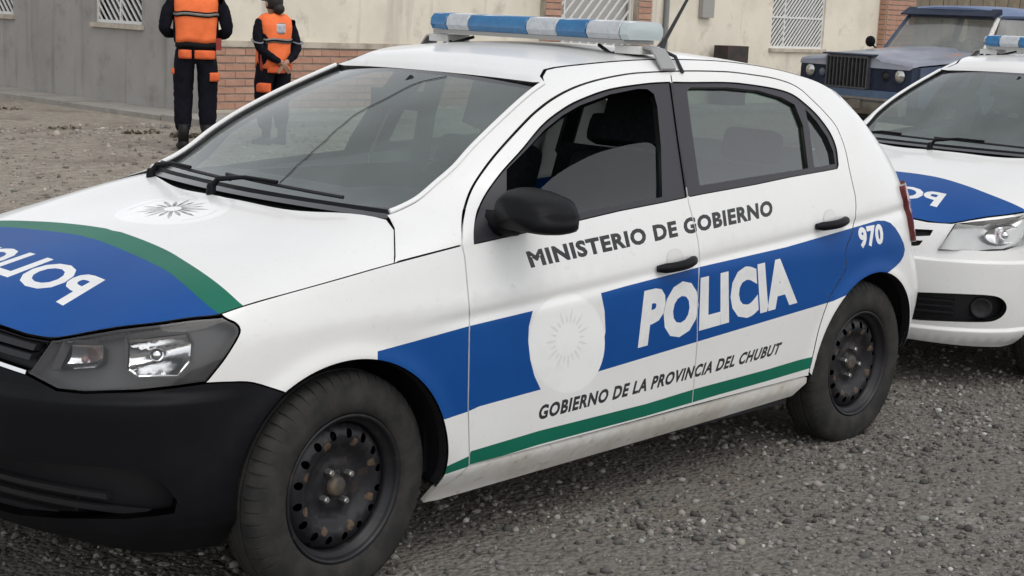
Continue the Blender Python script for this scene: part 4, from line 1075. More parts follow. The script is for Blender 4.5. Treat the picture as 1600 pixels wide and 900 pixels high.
link_g = link_mesh('ground', raw_mesh('ground', [(-600, -600, 0), (600, -600, 0), (600, 600, 0), (-600, 600, 0)], [(0, 1, 2, 3)], ground_mat(), False))
tag(link_g, kind='structure')

def stone_mat():
    m = bpy.data.materials.new('gravel_stone'); m.use_nodes = True; t = m.node_tree; b = t.nodes['Principled BSDF']; b.inputs['Roughness'].default_value = .9; b.inputs['Specular IOR Level'].default_value = .25
    a = t.nodes.new('ShaderNodeAttribute'); a.attribute_name = 'tone'; t.links.new(a.outputs['Color'], b.inputs['Base Color']); return m
def stones(name, n, x0, x1, y0, y1, rmin, rmax, seed, dens=None, warm=0., lo=.075):
    g = np.random.default_rng(seed)
    bm = bmesh.new(); bmesh.ops.create_icosphere(bm, subdivisions=1, radius=1); bv = np.array([v.co[:] for v in bm.verts]); bf = np.array([[v.index for v in f.verts] for f in bm.faces]); bm.free()
    x = g.uniform(x0, x1, n); y = g.uniform(y0, y1, n)
    if dens is not None:
        k = g.uniform(0, 1, n) < dens(x, y); x, y = x[k], y[k]; n = len(x)
    r = rmin*(rmax/rmin)**(g.uniform(0, 1, n)**2.3)
    sc = r[:, None]*g.uniform(.55, 1.25, (n, 3)); sc[:, 2] *= .75
    jit = 1+g.uniform(-.28, .28, (n, len(bv)))
    V = bv[None]*jit[:, :, None]*sc[:, None, :]
    a = g.uniform(0, 2*np.pi, n); c, s = np.cos(a)[:, None], np.sin(a)[:, None]
    V = np.stack([V[:, :, 0]*c-V[:, :, 1]*s, V[:, :, 0]*s+V[:, :, 1]*c, V[:, :, 2]], 2)
    V += np.stack([x, y, r*g.uniform(.0, .35, n)], 1)[:, None, :]
    F = bf[None]+(np.arange(n)*len(bv))[:, None, None]
    V = V.reshape(-1, 3).astype(np.float32); F = F.reshape(-1, 3).astype(np.int32)
    me = bpy.data.meshes.new(name); me.vertices.add(len(V)); me.vertices.foreach_set('co', V.ravel()); me.loops.add(F.size); me.loops.foreach_set('vertex_index', F.ravel())
    me.polygons.add(len(F)); me.polygons.foreach_set('loop_start', np.arange(0, F.size, 3, dtype=np.int32)); me.update(); me.validate()
    t = (lo*.8+(.21 if lo < .1 else .24)*g.uniform(0, 1, n)**1.6)[:, None]*np.array([1, .94, .868])*(1+g.normal(0, .026, (n, 3)))*(1+warm*np.array([.25, .1, -.05]))
    t[g.uniform(0, 1, n) < .012] = (.42, .41, .38)
    col = np.concatenate([t, np.ones((n, 1))], 1).repeat(len(bv), 0).astype(np.float32)
    at = me.attributes.new('tone', 'FLOAT_COLOR', 'POINT'); at.data.foreach_set('color', col.ravel())
    o = link_mesh(name, me, SM); return o
SM = stone_mat()
from mathutils import noise as _mn
def patchy(x, y, s, lo, hi):
    """loose stone lies in drifts"""
    v = np.array([_mn.noise((a*s, b*s, 3.1)) for a, b in zip(x, y)]); return lo+(hi-lo)*sstep(-.25, .3, v)
o = stones('gravel', 95000, -7.5, 2.2, -1.2, 3.4, .0034, .0165, 1, lambda x, y: np.clip(.35+.65*sstep(-.6, .6, y), 0, 1)*patchy(x, y, 1.6, .35, 1.)); tag(o, 'loose grey gravel under and in front of the parked police cars', 'gravel', kind='stuff')
o = stones('pebbles', 1500, -7.5, 2.0, -.8, 3.4, .009, .021, 7, lambda x, y: patchy(x, y, .8, .15, 1.), 0., .09); tag(o, 'scattered larger pebbles on the gravel in front of the police cars', 'pebbles', kind='stuff')
o = stones('rubble', 420, -8.0, -2.5, -12.3, -9.5, .014, .05, 9, lambda x, y: sstep(-9.5, -12, y)*.8+.1, .3, .16); tag(o, 'pale rubble scattered along the footpath by the grey wall', 'rubble', kind='stuff')
o = stones('gravel', 34000, -12, 3.5, -12.2, -1.0, .007, .030, 2, lambda x, y: np.clip(.75-.5*sstep(-4, -11, y), 0, 1), .35, .13); tag(o, 'sparse small stones on the pale earth towards the houses', 'gravel', kind='stuff')
# ---------------------------------------------------------------- the house on the corner
YW, XC = -12.7, -8.8                   # street face, corner
plaster = mat('cream_plaster', (.68, .63, .53), .9, n=(.9, 8, .42, .68, (.57, .52, .43)), n2=(2.4, 9, .56, .72, (.45, .41, .345)), streak=(3.0, .58, .74, (.42, .385, .33)), bump=(25, .25, .01))
cement = mat('shaded_grey_render', (.305, .292, .275), .92, n=(.8, 8, .42, .7, (.25, .238, .222)), n2=(2.6, 8, .54, .74, (.20, .19, .178)), streak=(3.5, .56, .72, (.19, .18, .168)), bump=(30, .25, .01))  # grey render, with shade from facing another way put into the colour
brick_m = [mat('clay_brick_%s' % 'abc'[i], c, .9, n=(9, 6, .4, .75, d), bump=(40, .3, .005)) for i, (c, d) in enumerate((((.40, .225, .160), (.34, .185, .13)), ((.44, .265, .19), (.38, .22, .16)), ((.36, .20, .145), (.41, .24, .175))))]
mortar = mat('mortar', (.42, .365, .30), .95, n=(6, 6, .4, .7, (.24, .21, .18)))
cap_m = mat('cap_tile', (.47, .42, .345), .9, n=(5, 6, .4, .7, (.29, .25, .20)))
concrete = mat('path_concrete', (.27, .255, .23), .92, n=(1.5, 8, .42, .68, (.20, .185, .165)), n2=(7, 6, .55, .75, (.33, .315, .285)), bump=(25, .3, .01))
white_iron = mat('white_iron', (.62, .62, .60), .5, n=(12, 5, .5, .75, (.50, .49, .46)))
dark_room = mat('dark_pane', (.018, .020, .024), .12, coat=.3)
curtain = mat('pale_shutter', (.42, .41, .39), .6)
grey_iron = mat('grey_iron', (.20, .20, .20), .5)

house = tag(empty('house', (XC, YW, 0)), 'cream plastered corner house with brick base, grey side wall and white diagonal window bars', 'house')
def wall_panel(name, pt, outer, holes, m, out, parent, flange=.14):
    d = make_panel(pt, [resample(outer+outer[:1], 1.)[:-1]]+[resample(h+h[:1], 1.)[:-1] for h in holes], step=1.5, gap=0, flange=flange, out=out)
    return link_mesh(name, raw_mesh(name, *d['base'][:2], m, False), None, parent)
def loc(p): return (p[0]-XC, p[1]-YW, p[2])
def rect(a, b, c, d): return [(a, c), (b, c), (b, d), (a, d)]
XE = -25.75
W1 = (-17.05, -15.25, .62, 2.25); W2 = (-22.72, -21.0, 1.06, 2.45)
wall_panel('wall', lambda p: np.c_[p[:, 0]-XC, 0*p[:, 0], p[:, 1]], rect(XE, XC, 0, 3.6), [rect(*W1), rect(*W2)], plaster, (-8, -5, 1), house)
G1 = (-15.42, -14.22, 1.12, 2.35); G2 = (-18.9, -17.72, 1.14, 2.3)
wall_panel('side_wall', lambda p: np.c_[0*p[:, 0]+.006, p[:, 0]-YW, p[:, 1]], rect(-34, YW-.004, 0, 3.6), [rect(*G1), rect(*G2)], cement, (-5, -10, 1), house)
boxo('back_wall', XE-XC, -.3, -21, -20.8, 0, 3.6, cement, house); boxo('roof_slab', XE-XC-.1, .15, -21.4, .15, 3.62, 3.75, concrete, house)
def grille(name, W, axis, pitch, barw, rng, mid=None, vert=None, lean=1, pane=dark_room, off=.0):
    """a barred window: pane set back, frame, diagonal bars"""
    a, b, c, d = W; wd = empty('window', (0, 0, 0), 0, house)
    def P(u, v, w):            # along, up, outwards
        return Vector((u-XC, w, v)) if axis == 'x' else Vector((w, u-YW, v))
    def strip(nm, p, q, wid, m, out0, out1):
        bm = bmesh.new(); t = Vector((q[0]-p[0], q[1]-p[1])).normalized(); n_ = Vector((-t.y, t.x))*wid/2
        vs = []
        for o in (out0, out1):
            for s in ((p[0]+n_.x, p[1]+n_.y), (q[0]+n_.x, q[1]+n_.y), (q[0]-n_.x, q[1]-n_.y), (p[0]-n_.x, p[1]-n_.y)): vs.append(bm.verts.new(P(s[0], s[1], o)))
        for f in ((0, 1, 2, 3), (7, 6, 5, 4), (0, 4, 5, 1), (1, 5, 6, 2), (2, 6, 7, 3), (3, 7, 4, 0)): bm.faces.new([vs[i] for i in f])
        return bm_obj(nm, bm, m, wd, smooth=False)
    strip('window_sill', (a-.05, c-.035), (b+.05, c-.035), .06, cap_m, -.02, .055)
    strip('pane', (a, (c+d)/2), (b, (c+d)/2), d-c, pane, -.135, -.12)
    z_in, z_out = -.065+off, -.035+off
    for p, q in (((a, c+.02), (b, c+.02)), ((a, d-.02), (b, d-.02)), ((a+.02, c+.042), (a+.02, d-.042)), ((b-.02, c+.042), (b-.02, d-.042))): strip('frame', p, q, .04, white_iron, z_in, z_out)
    if mid:
        for m_ in mid: strip('frame', (a+.042, m_), (b-.042, m_), .035, white_iron, z_in, z_out)
    if vert:
        for v_ in vert: strip('frame', (v_, c+.042), (v_, d-.042), .035, white_iron, z_in-.002, z_out-.002)
    H_ = d-c; k = a-H_+pitch*.5
    while k < b:
        # diagonal from (k,c) to (k+H,d), clipped
        u0, u1 = max(k, a+.03), min(k+H_, b-.03)
        if u1-u0 > .05:
            p, q = (u0, c+(u0-k)), (u1, c+(u1-k))
            if lean < 0: p, q = (a+b-p[0], p[1]), (a+b-q[0], q[1])
            strip('window_bar', p, q, barw, white_iron, z_in+.006, z_out-.006)
        k += pitch
    return wd
grille('w', W1, 'x', .21, .03, 1, lean=-1, vert=[-15.45], pane=curtain)
grille('w', W2, 'x', .105, .032, 2, mid=[1.62], vert=[-21.45], lean=-1)
grille('w', G1, 'y', .13, .022, 3, vert=[-14.82], lean=-1)
grille('w', G2, 'y', .13, .022, 4, lean=-1)
# brick base: each brick laid on a mortar bed, hidden stretch behind the car included
BH, BL = .098, .31
def brick_mesh(m, i):
    bm = bmesh.new(); bx(bm, 0, BL-.005, -.0, .022, 0, BH-.02); bmesh.ops.bevel(bm, geom=list(bm.edges), offset=.004, segments=1, affect='EDGES')
    for v in bm.verts: v.co += Vector((random.uniform(-.002, .002), random.uniform(-.001, .002), random.uniform(-.002, .002)))
    me = bpy.data.meshes.new('brick'); bm.to_mesh(me); bm.free(); me.materials.append(m); return me
random.seed(5)
BM = [brick_mesh(brick_m[i % 3], i) for i in range(6)]
base = boxo('brick_base', -5.98, -.004, .003, .040, .11, .985, mortar, house)
for r in range(8):
    z = .125+r*BH; x = -5.96+(BL/2 if r % 2 else 0)
    if r % 2:
        b = link_mesh('brick', random.choice(BM), None, base, loc=(-5.96, .038, z)); b.scale = (.48, 1, 1)
    while x < -.07:
        b = link_mesh('brick', random.choice(BM), None, base, loc=(x, .038, z)); b.scale = (min(1, (-.006-x)/BL), 1, 1); x += BL
boxo('brick_cap', -5.98, .03, .003, .075, .915, .99, cap_m, house, bevel=.006)
boxo('plinth', -5.98, .02, .003, .085, 0, .118, cap_m, house, bevel=.008)
def pilaster(nm, x0, x1, y1, h, parent):
    """brick pier with separate bricks"""
    o = boxo(nm, x0-XC, x1-XC, .004, y1, 0, h, mortar, parent)
    n = max(1, int(round((x1-x0)/.3))); L = (x1-x0)/n; r = 0; z = .01
    while z+BH < h:
        for i in range(n):
            b = link_mesh('brick', random.choice(BM), None, o, loc=(x0-XC+i*L+.004, y1-.004, z)); b.scale = ((L-.004)/BL, 1, 1)
        z += BH
    return o
pilaster('brick_pier', -15.25+.02, -14.86, .10, 2.3, house); pilaster('brick_pier', -17.42, -17.07, .10, 2.3, house)
gatepier = tag(empty('gate_pier', (-25.2, -12.6, 0)), 'reddish brick gate pier at the end of the cream wall behind the blue truck', 'pillar')
o = boxo('pier_core', -.54, .55, -.5, .06, 0, 2.6, mortar, gatepier)
r = 0; z = .01
while z < 2.5:
    for i in range(3):
        b = link_mesh('brick', random.choice(BM[:1]+BM[2:3]+BM[3:4]), None, gatepier, loc=(-.53+i*.36, .057, z)); b.scale = (1.16, 1, 1)
    for i in range(2):
        b = link_mesh('brick', random.choice(BM[2:4]), None, gatepier, loc=(.548, -.46+i*.26, z), rot=(0, 0, R(90))); b.scale = (.82, -1, 1)
    z += BH
# rainwater pipe, meter box, dark box
bm = bmesh.new(); tube(bm, [(-17.88-XC, .05, 0), (-17.88-XC, .05, 3.5)], .045, 10)
bm_obj('drain_pipe', bm, grey_iron, house)
boxo('meter_box', -19.12-XC, -18.80-XC, .002, .10, 1.55, 2.0, mat('box_grey', (.30, .29, .27), .6), house, bevel=.01)
for z in (.6, 2.2): boxo('pipe_clip', -17.95-XC, -17.81-XC, .002, .10, z, z+.03, grey_iron, house)
ub = boxo('utility_cabinet', -.30, .30, 0, .30, 0, 1.09, mat('dark_cabinet', (.022, .019, .018), .6, n=(6, 5, .4, .7, (.05, .03, .025))), None, bevel=.015, loc=(-19.46, YW+.12, 0))
tag(ub, 'low dark cabinet against the cream wall, its top showing over the police car roof', 'cabinet')
# plank fence and yard beyond the pier
fence = tag(empty('plank_fence', (-26, -13.6, 0)), 'tall brown plank fence behind the blue truck', 'fence')
fm = [mat('fence_plank_%s' % 'ab'[i], c, .9, n=(6, 6, .4, .7, d)) for i, (c, d) in enumerate((((.20, .165, .115), (.13, .105, .075)), ((.135, .115, .085), (.19, .15, .11))))]
for i in range(52):
    boxo('plank', -.30*i-.285, -.30*i, 0, .03+.01*(i % 2), .05, 2.5+.04*math.sin(i*1.7), fm[i % 2 if i % 7 else 1], fence)
for z in (.5, 1.9): boxo('rail', -15.6, 0, -.06, -.002, z, z+.09, fm[1], fence)
# footpaths
def slabs(nm, x0, x1, y0, y1, h, n, along, label):
    p = tag(empty(nm, (0, 0, 0)), kind='structure'); e = 1/n
    for i in range(n):
        a, b = i*e, (i+1)*e-.004/max(abs(x1-x0), abs(y1-y0))*2
        if along == 'x': boxo('slab', x0+(x1-x0)*a, x0+(x1-x0)*b, y0, y1, 0, h+.004*math.sin(i*2.3), concrete, p, bevel=.008)
        else: boxo('slab', x0, x1, y0+(y1-y0)*a, y0+(y1-y0)*b, 0, h+.004*math.sin(i*2.3), concrete, p, bevel=.008)
slabs('pavement', -40, XC+.75, YW+.10, YW+1.35, .07, 26, 'x', '')
slabs('pavement', XC+.012, XC+.75, -36, YW+.08, .06, 20, 'y', '')
# weeds along the path edge
leaf = mat('weed_leaf', (.14, .118, .085), .9, spec=.1, n=(8, 5, .4, .7, (.095, .08, .058)))
def weed(x, y, r, h, n, seed, label):
    g = random.Random(seed); bm = bmesh.new()
    for _ in range(n):
        a = g.uniform(0, 6.283); q = r*math.sqrt(g.random()); p = Vector((q*math.cos(a)*1.6, q*math.sin(a), 0)); d = Vector((g.uniform(-1, 1), g.uniform(-1, 1), g.uniform(.5, 1.6))).normalized()*h*g.uniform(.4, 1)
        s = Vector((-d.y, d.x, 0)).normalized()*.012*g.uniform(.6, 1.6)
        v = [bm.verts.new(p-s), bm.verts.new(p+s), bm.verts.new(p+d*.6+s*.8), bm.verts.new(p+d+Vector((0, 0, -h*.2))), bm.verts.new(p+d*.6-s*.8)]; bm.faces.new(v)
    o = bm_obj('weed_clump', bm, leaf, None, smooth=False, loc=(x, y, 0)); tag(o, label, 'weeds', 'weed clumps along the footpath')
weed(-6.9, -11.15, .16, .05, 90, 1, 'dark dry weed clump left of the taller officer\'s boots')
weed(-6.35, -11.9, .12, .05, 50, 2, 'small weed clump at the footpath corner')
weed(-7.15, -10.6, .16, .07, 200, 3, 'dark weeds between the two officers, just above the car bonnet')
weed(-7.1, -14.6, .10, .05, 40, 4, 'small dark weeds halfway along the grey wall footpath')
# ---------------------------------------------------------------- the old blue pick-up truck
JP = (-13.82, -6.42, R(-12))
jblue = mat('faded_blue', (.040, .062, .115), .55, n=(3, 7, .42, .7, (.07, .09, .14)), n2=(14, 6, .60, .72, (.13, .085, .06)), rvar=.1)
jhood = mat('sun_bleached_blue', (.225, .235, .275), .42, spec=.4, coat=.2, n=(1.6, 7, .45, .62, (.165, .18, .225)), n2=(2.1, 3, .60, .66, (.42, .19, .12)), rvar=.1)
jnavy = mat('navy_front', (.010, .015, .032), .55, spec=.25, n=(5, 6, .45, .7, (.018, .028, .055)))
jroof = mat('roof_blue', (.12, .165, .28), .5, n=(2, 6, .45, .7, (.16, .20, .31)))
jchrome = mat('dull_chrome', (.075, .076, .080), .45, metal=.3, n=(14, 6, .5, .7, (.045, .042, .042)))
jbump = mat('rusty_bumper', (.15, .135, .11), .6, n=(6, 7, .4, .7, (.075, .06, .045)))
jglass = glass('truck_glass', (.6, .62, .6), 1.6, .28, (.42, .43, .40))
jt = tag(empty('pickup_truck', (JP[0], JP[1], 0), JP[2]), 'old blue pickup truck with vertical slat grille and rust-patched hood', 'truck')
def loft(name, secs, m, parent, closed_ring=True, cap=True, sharp=38, loc=(0, 0, 0), bevel=0):
    """sections: list of lists of points"""
    V = [p for s in secs for p in s]; k = len(secs[0]); F = []
    for i in range(len(secs)-1):
        for j in range(k if closed_ring else k-1): F.append((i*k+j, i*k+(j+1) % k, (i+1)*k+(j+1) % k, (i+1)*k+j))
    if cap and closed_ring: F += [tuple(range(k))[::-1], tuple(range((len(secs)-1)*k, len(secs)*k))]
    bm = bmesh.new(); vs = [bm.verts.new(v) for v in V]
    for f in F: bm.faces.new([vs[i] for i in f])
    return bm_obj(name, bm, m, parent, loc=loc, bevel=bevel, seg=3)
def sec(x, hw, zs, k=.0):
    """half profile [(y fraction, z)] mirrored into a ring"""
    return [(x, hw*y, z) for y, z in zs]+[(x, -hw*y, z) for y, z in zs[::-1]]
# hood: crowned, higher at the middle
loft('hood', [sec(x, hw, [(1, z0-.035), (.98, z0), (.86, z0+.02), (.50, z0+.045), (.44, z0+.075), (0.001, z0+.085)]) for x, hw, z0 in ((.03, .90, 1.075), (.0, .93, 1.105), (-.10, .94, 1.125), (-.7, .94, 1.175), (-1.32, .92, 1.23))], jhood, jt, bevel=.02)
# front clip and body sides
loft('front_panel', [sec(x, hw, [(1, .60), (1.0, .75), (1.0, 1.0), (.985, 1.075), (.6, 1.095), (.001, 1.10)]) for x, hw in ((.01, .885), (.0, .915), (-.10, .945))], jnavy, jt, bevel=.02)
for s in (1, -1):
    # fender side skin with a wheel opening
    def spt(p): p = np.atleast_2d(p); return np.c_[p[:, 0], s*(.945+.012*np.sin((p[:, 1]-.5)*2.2)), p[:, 1]]
    body = [(-.10, .62), (-.10, 1.07), (-1.32, 1.165), (-2.85, 1.17), (-4.75, 1.15), (-4.78, .55), (-4.05, .50)]
    ar = lambda xc: [(xc+.46*math.cos(a), .40+.46*math.sin(a)) for a in np.radians(np.linspace(172, 12, 18))]
    lp = body+ar(-3.62)+[(-3.10, .46), (-1.40, .46)]+ar(-.86)+[(-.38, .55)]
    d = make_panel(spt, [resample(lp+lp[:1], .2)[:-1]], step=.25, gap=0, flange=.05, out=(-2, 0, .7)); link_mesh('body_side', raw_mesh('body_side', *d['base'][:2], jblue, True, d['base'][2]), None, jt)
boxo('underbody', -4.7, -.1, -.80, .80, .42, .62, plastic_d, jt); boxo('cargo_bed', -4.74, -2.86, -.90, .90, .62, 1.10, jblue, jt)
boxo('cab_block', -2.84, -1.33, -.93, .93, .5, 1.165, jblue, jt)
# grille: tall, proud, vertical bars
g = empty('grille', (0, -.06, 0), 0, jt)
boxo('grille_back', 0, .03, -.33, .33, .79, 1.155, plastic_d, g)
for y0, y1, z0, z1 in ((-.345, -.325, .785, 1.165), (.325, .345, .785, 1.165), (-.325, .325, 1.145, 1.17), (-.325, .325, .78, .80)): boxo('grille_frame', .0, .075, y0, y1, z0, z1, jchrome, g)
for i in range(10): 
    y = -.28+.56*i/9; boxo('grille_bar', .03, .068+.012*math.cos(y*4), y-.0065, y+.0065, .80, 1.145, jchrome, g, bevel=.003)
loft('grille_brow', [[(x, y, z) for x, z in ((-.02, 1.172), (.085, 1.172), (.085, 1.19), (-.02, 1.20))] for y in (-.41, .41)], jnavy, jt, loc=(0, -.06, 0))
def ring_lamp(nm, y, z, r, m, rim):
    e = empty(nm, (0, y, z), 0, jt)
    V, F = lathe([(0, .035), (r*.5, .030), (r*.85, .015), (r*.92, .004)], 24); o = link_mesh('lamp_lens', raw_mesh('lamp_lens', V, F, m), None, e, rot=(0, 0, -math.pi/2))
    V, F = lathe([(r*.90, .004), (r*.95, .022), (r*1.08, .018), (r*1.14, -.01)], 24); link_mesh('lamp_ring', raw_mesh('lamp_ring', V, F, rim), None, e, rot=(0, 0, -math.pi/2))
hm_ = mat('old_sealed_beam', (.62, .62, .58), .15, metal=.8, n=(20, 4, .4, .7, (.30, .30, .30)))
for s in (1, -1):
    ring_lamp('headlight', s*.74, .965, .092, hm_, jnavy); ring_lamp('turn_lamp', s*.525, .95, .062, mat('side_lamp', (.10, .12, .15), .3) if s < 0 else plastic_d, jnavy)
boxo('valance', .004, .06, -.85, .85, .66, .775, mat('valance_blue', (.09, .14, .22), .5, n=(5, 6, .4, .7, (.05, .09, .16))), jt, bevel=.01)
loft('front_bumper', [[(x, y, z) for x, z in ((.06, .52), (.17, .50), (.20, .56), (.20, .64), (.17, .69), (.06, .69))] for y in (-.93, -.8, .8, .93)], jbump, jt)
boxo('bumper_edge', .17, .206, -.8, .8, .655, .672, jchrome, jt)
boxo('tow_hook', .20, .24, .18, .34, .56, .66, jbump, jt, bevel=.01)
# cab: glasshouse as pillars and panes, roof with visor lip
zt, zb = 1.70, 1.235
A = {s: ((-1.34, s*.80, zb), (-1.68, s*.705, zt)) for s in (1, -1)}
for s in (1, -1):
    tubo('a_pillar', [A[s][0], A[s][1]], .030, bracket if s > 0 else jblue, jt, 8)
    tubo('b_pillar', [(-2.70, s*.86, 1.17), (-2.66, s*.70, zt)], .05, jblue, jt, 8)
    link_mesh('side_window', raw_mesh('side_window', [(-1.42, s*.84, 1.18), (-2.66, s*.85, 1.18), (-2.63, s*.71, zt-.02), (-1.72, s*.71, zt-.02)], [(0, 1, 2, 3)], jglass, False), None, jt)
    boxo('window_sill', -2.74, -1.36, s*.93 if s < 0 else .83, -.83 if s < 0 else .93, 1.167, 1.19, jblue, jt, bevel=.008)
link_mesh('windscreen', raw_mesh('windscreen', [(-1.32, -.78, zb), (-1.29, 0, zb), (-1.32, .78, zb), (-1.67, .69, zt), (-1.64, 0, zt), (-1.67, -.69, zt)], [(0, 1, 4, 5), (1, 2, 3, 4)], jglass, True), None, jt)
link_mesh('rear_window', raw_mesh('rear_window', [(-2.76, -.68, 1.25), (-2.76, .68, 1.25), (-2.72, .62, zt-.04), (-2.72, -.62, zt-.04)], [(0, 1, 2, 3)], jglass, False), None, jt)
boxo('cab_back', -2.80, -2.74, -.88, .88, 1.165, 1.26, jblue, jt)
loft('roof', [sec(x, hw, [(.97, z-.03), (1.0, z+.0), (.97, z+.045), (.8, z+.085), (.4, z+.105), (.001, z+.11)]) for x, hw, z in ((-1.66, .74, 1.70), (-1.70, .755, 1.72), (-2.3, .765, 1.735), (-2.74, .75, 1.725), (-2.80, .73, 1.70))], jroof, jt)
loft('visor', [[(x, y, z) for x, z in ((-1.70, 1.735), (-1.54, 1.695), (-1.53, 1.71), (-1.69, 1.80))] for y in (-.745, -.6, 0, .6, .745)], jnavy, jt)
boxo('dashboard', -1.62, -1.36, -.80, .80, 1.05, 1.20, dash, jt); boxo('bench_seat', -2.6, -2.42, -.70, .70, .9, 1.38, mat('bench_vinyl', (.13, .12, .11), .6), jt, bevel=.06)
bm = bmesh.new(); M = Matrix.Translation((-1.72, .38, 1.25)) @ Matrix.Rotation(R(-55), 4, 'Y'); tube(bm, [M @ Vector((.21*math.cos(t), .21*math.sin(t), 0)) for t in np.linspace(0, 6.2832, 25)], .014, 6, False); tube(bm, [M @ Vector((-.2, 0, 0)), M @ Vector((.2, 0, 0))], .012, 6); bm_obj('steering_wheel', bm, plastic_d, jt)
# side mirror on the far side
bm = bmesh.new(); tube(bm, [(-1.32, -.90, 1.24), (-1.30, -.98, 1.30)], .012, 6); bm_obj('mirror_arm', bm, plastic_d, jt)
bm = bmesh.new(); bmesh.ops.create_uvsphere(bm, u_segments=14, v_segments=10, radius=.085, matrix=Matrix.Translation((-1.29, -1.0, 1.335)) @ Matrix.Diagonal((.35, 1, .85, 1))); bm_obj('door_mirror', bm, plastic, jt, smooth=True)
# wheels
for x in (-.86, -3.62):
    for s in (1, -1):
        e = empty('wheel', (x, s*.80, .385), 0, jt)
        V, F = lathe([(.20, .07), (.24, .10), (.32, .105), (.37, .085), (.385, .05), (.385, -.05), (.37, -.085), (.30, -.1), (.2, -.08)], 40); o = link_mesh('tyre', raw_mesh('tyre', V, F, rubber), None, e, rot=(0, 0, 0 if s > 0 else math.pi))
        V, F = lathe([(0, .06), (.06, .06), (.08, .03), (.16, .045), (.19, .075), (.205, .08), (.205, -.05)], 32); link_mesh('rim', raw_mesh('rim', V, F, jbump), None, e, rot=(0, 0, 0 if s > 0 else math.pi))
tubo('axle', [(-.86, -.75, .385), (-.86, .75, .385)], .05, plastic_d, jt, 8); tubo('axle', [(-3.62, -.75, .385), (-3.62, .75, .385)], .06, plastic_d, jt, 8)
# ---------------------------------------------------------------- two officers seen from behind
navy = mat('navy_uniform', (.0070, .0072, .0110), .9, spec=.06, n=(14, 6, .4, .75, (.012, .0125, .018)), bump=(22, .5, .012))
orange = mat('orange_vest', (.88, .190, .062), .75, spec=.2, n=(7, 6, .42, .75, (.74, .145, .042)), bump=(16, .5, .014))
orange_d = mat('orange_flap', (.74, .150, .055), .8, spec=.15, n=(9, 5, .4, .7, (.60, .11, .035)), bump=(30, .4, .008))
reflect = mat('grey_reflective', (.20, .19, .17), .4, n=(18, 4, .4, .7, (.13, .12, .11)))
black_w = mat('black_webbing', (.008, .008, .009), .8, spec=.1)
silver_p = mat('silver_patch', (.46, .46, .50), .45, n=(25, 4, .45, .65, (.30, .30, .33)))
boot_m = mat('boot_leather', (.009, .008, .008), .5, spec=.2, bump=(40, .3, .004))
skin_m = mat('skin', (.36, .20, .14), .55)
hair_m = mat('dark_hair', (.010, .008, .007), .6, bump=(120, .5, .004))
strap_g = mat('grey_band', (.20, .21, .23), .5)

def skin_body(name, J, E, parent, zone, sub=2):
    """J: {name:(pos,(rx,ry))}, E: pairs; one continuous skinned surface"""
    names = list(J); ix = {n: i for i, n in enumerate(names)}
    me = bpy.data.meshes.new(name); me.from_pydata([J[n][0] for n in names], [(ix[a], ix[b]) for a, b in E], [])
    ob = bpy.data.objects.new(name, me); COL.objects.link(ob)
    md = ob.modifiers.new('skin', 'SKIN'); md.use_smooth_shade = True; md.branch_smoothing = .3
    for i, n in enumerate(names):
        sv = me.skin_vertices[0].data[i]; r = J[n][1]; sv.radius = r if hasattr(r, '__len__') else (r, r); sv.use_root = (n == 'pelvis')
    sb = ob.modifiers.new('sub', 'SUBSURF'); sb.levels = sub; sb.render_levels = sub
    dg = bpy.context.evaluated_depsgraph_get(); nm = bpy.data.meshes.new_from_object(ob.evaluated_get(dg)); bpy.data.objects.remove(ob); 
    nm.materials.clear(); nm.materials.append(navy); nm.materials.append(skin_m); nm.materials.append(hair_m)
    from mathutils import noise as mn
    for v in nm.vertices:                      # cloth creases: folds running across the limbs
        c = v.co
        if zone(c) == 0 and c.z > .2:
            a = mn.noise((c.x*9+3, c.y*9, c.z*26))*.6+mn.noise((c.x*22, c.y*22+5, c.z*40))*.35
            v.co = c+v.normal*(.011*a*(1.25 if c.z < .95 else .9))
    for v in nm.vertices:
        c = v.co; k = float(sstep(.95, 1.05, c.z)*sstep(1.52, 1.44, c.z))
        if abs(c.y) < .20: c.x *= 1-.22*k
    for p in nm.polygons: p.material_index = zone(p.center); p.use_smooth = True
    return link_mesh('body', nm, None, parent)
def ring_shell(name, rows, m, parent, n=28, thick=.008, pw=3.0):
    """cloth tube: rows (z, cx, half width, half depth)"""
    secs = []
    for z, cx, a, b in rows:
        secs.append([(cx+b*math.copysign(abs(math.cos(t))**(2/pw), math.cos(t)), a*math.copysign(abs(math.sin(t))**(2/pw), math.sin(t)), z+.006*math.sin(5*t)) for t in np.linspace(0, 2*math.pi, n, endpoint=False)])
    V = [p for s in secs for p in s]; F = []
    for i in range(len(secs)-1):
        for j in range(n): F.append((i*n+j, i*n+(j+1) % n, (i+1)*n+(j+1) % n, (i+1)*n+j))
    me = raw_mesh(name, V, F, m); o = link_mesh(name, me, None, parent); s = o.modifiers.new('s', 'SOLIDIFY'); s.thickness = thick; s.offset = 1; return o
def flap(parent, x, y, z, w, h, ax, m, name='pocket_flap', d=.02):
    """a softly domed cloth patch facing angle ax round z"""
    V = []; F = []; nu, nv = 9, 6
    for i in range(nu):
        for j in range(nv):
            u = i/(nu-1)*2-1; v = j/(nv-1)*2-1; k = (1-.55*u**4)*(1-.5*v**4)
            V.append((d*k-.018*u*u, u*w/2*(1-.03*v*v), v*h/2*(1-.06*u*u)))
    for i in range(nu-1):
        for j in range(nv-1): F.append((i*nv+j, (i+1)*nv+j, (i+1)*nv+j+1, i*nv+j+1))
    o = link_mesh(name, raw_mesh(name, V, F, m), None, parent, loc=(x, y, z), rot=(0, 0, ax)); s = o.modifiers.new('s', 'SOLIDIFY'); s.thickness = .012; s.offset = -1; return o
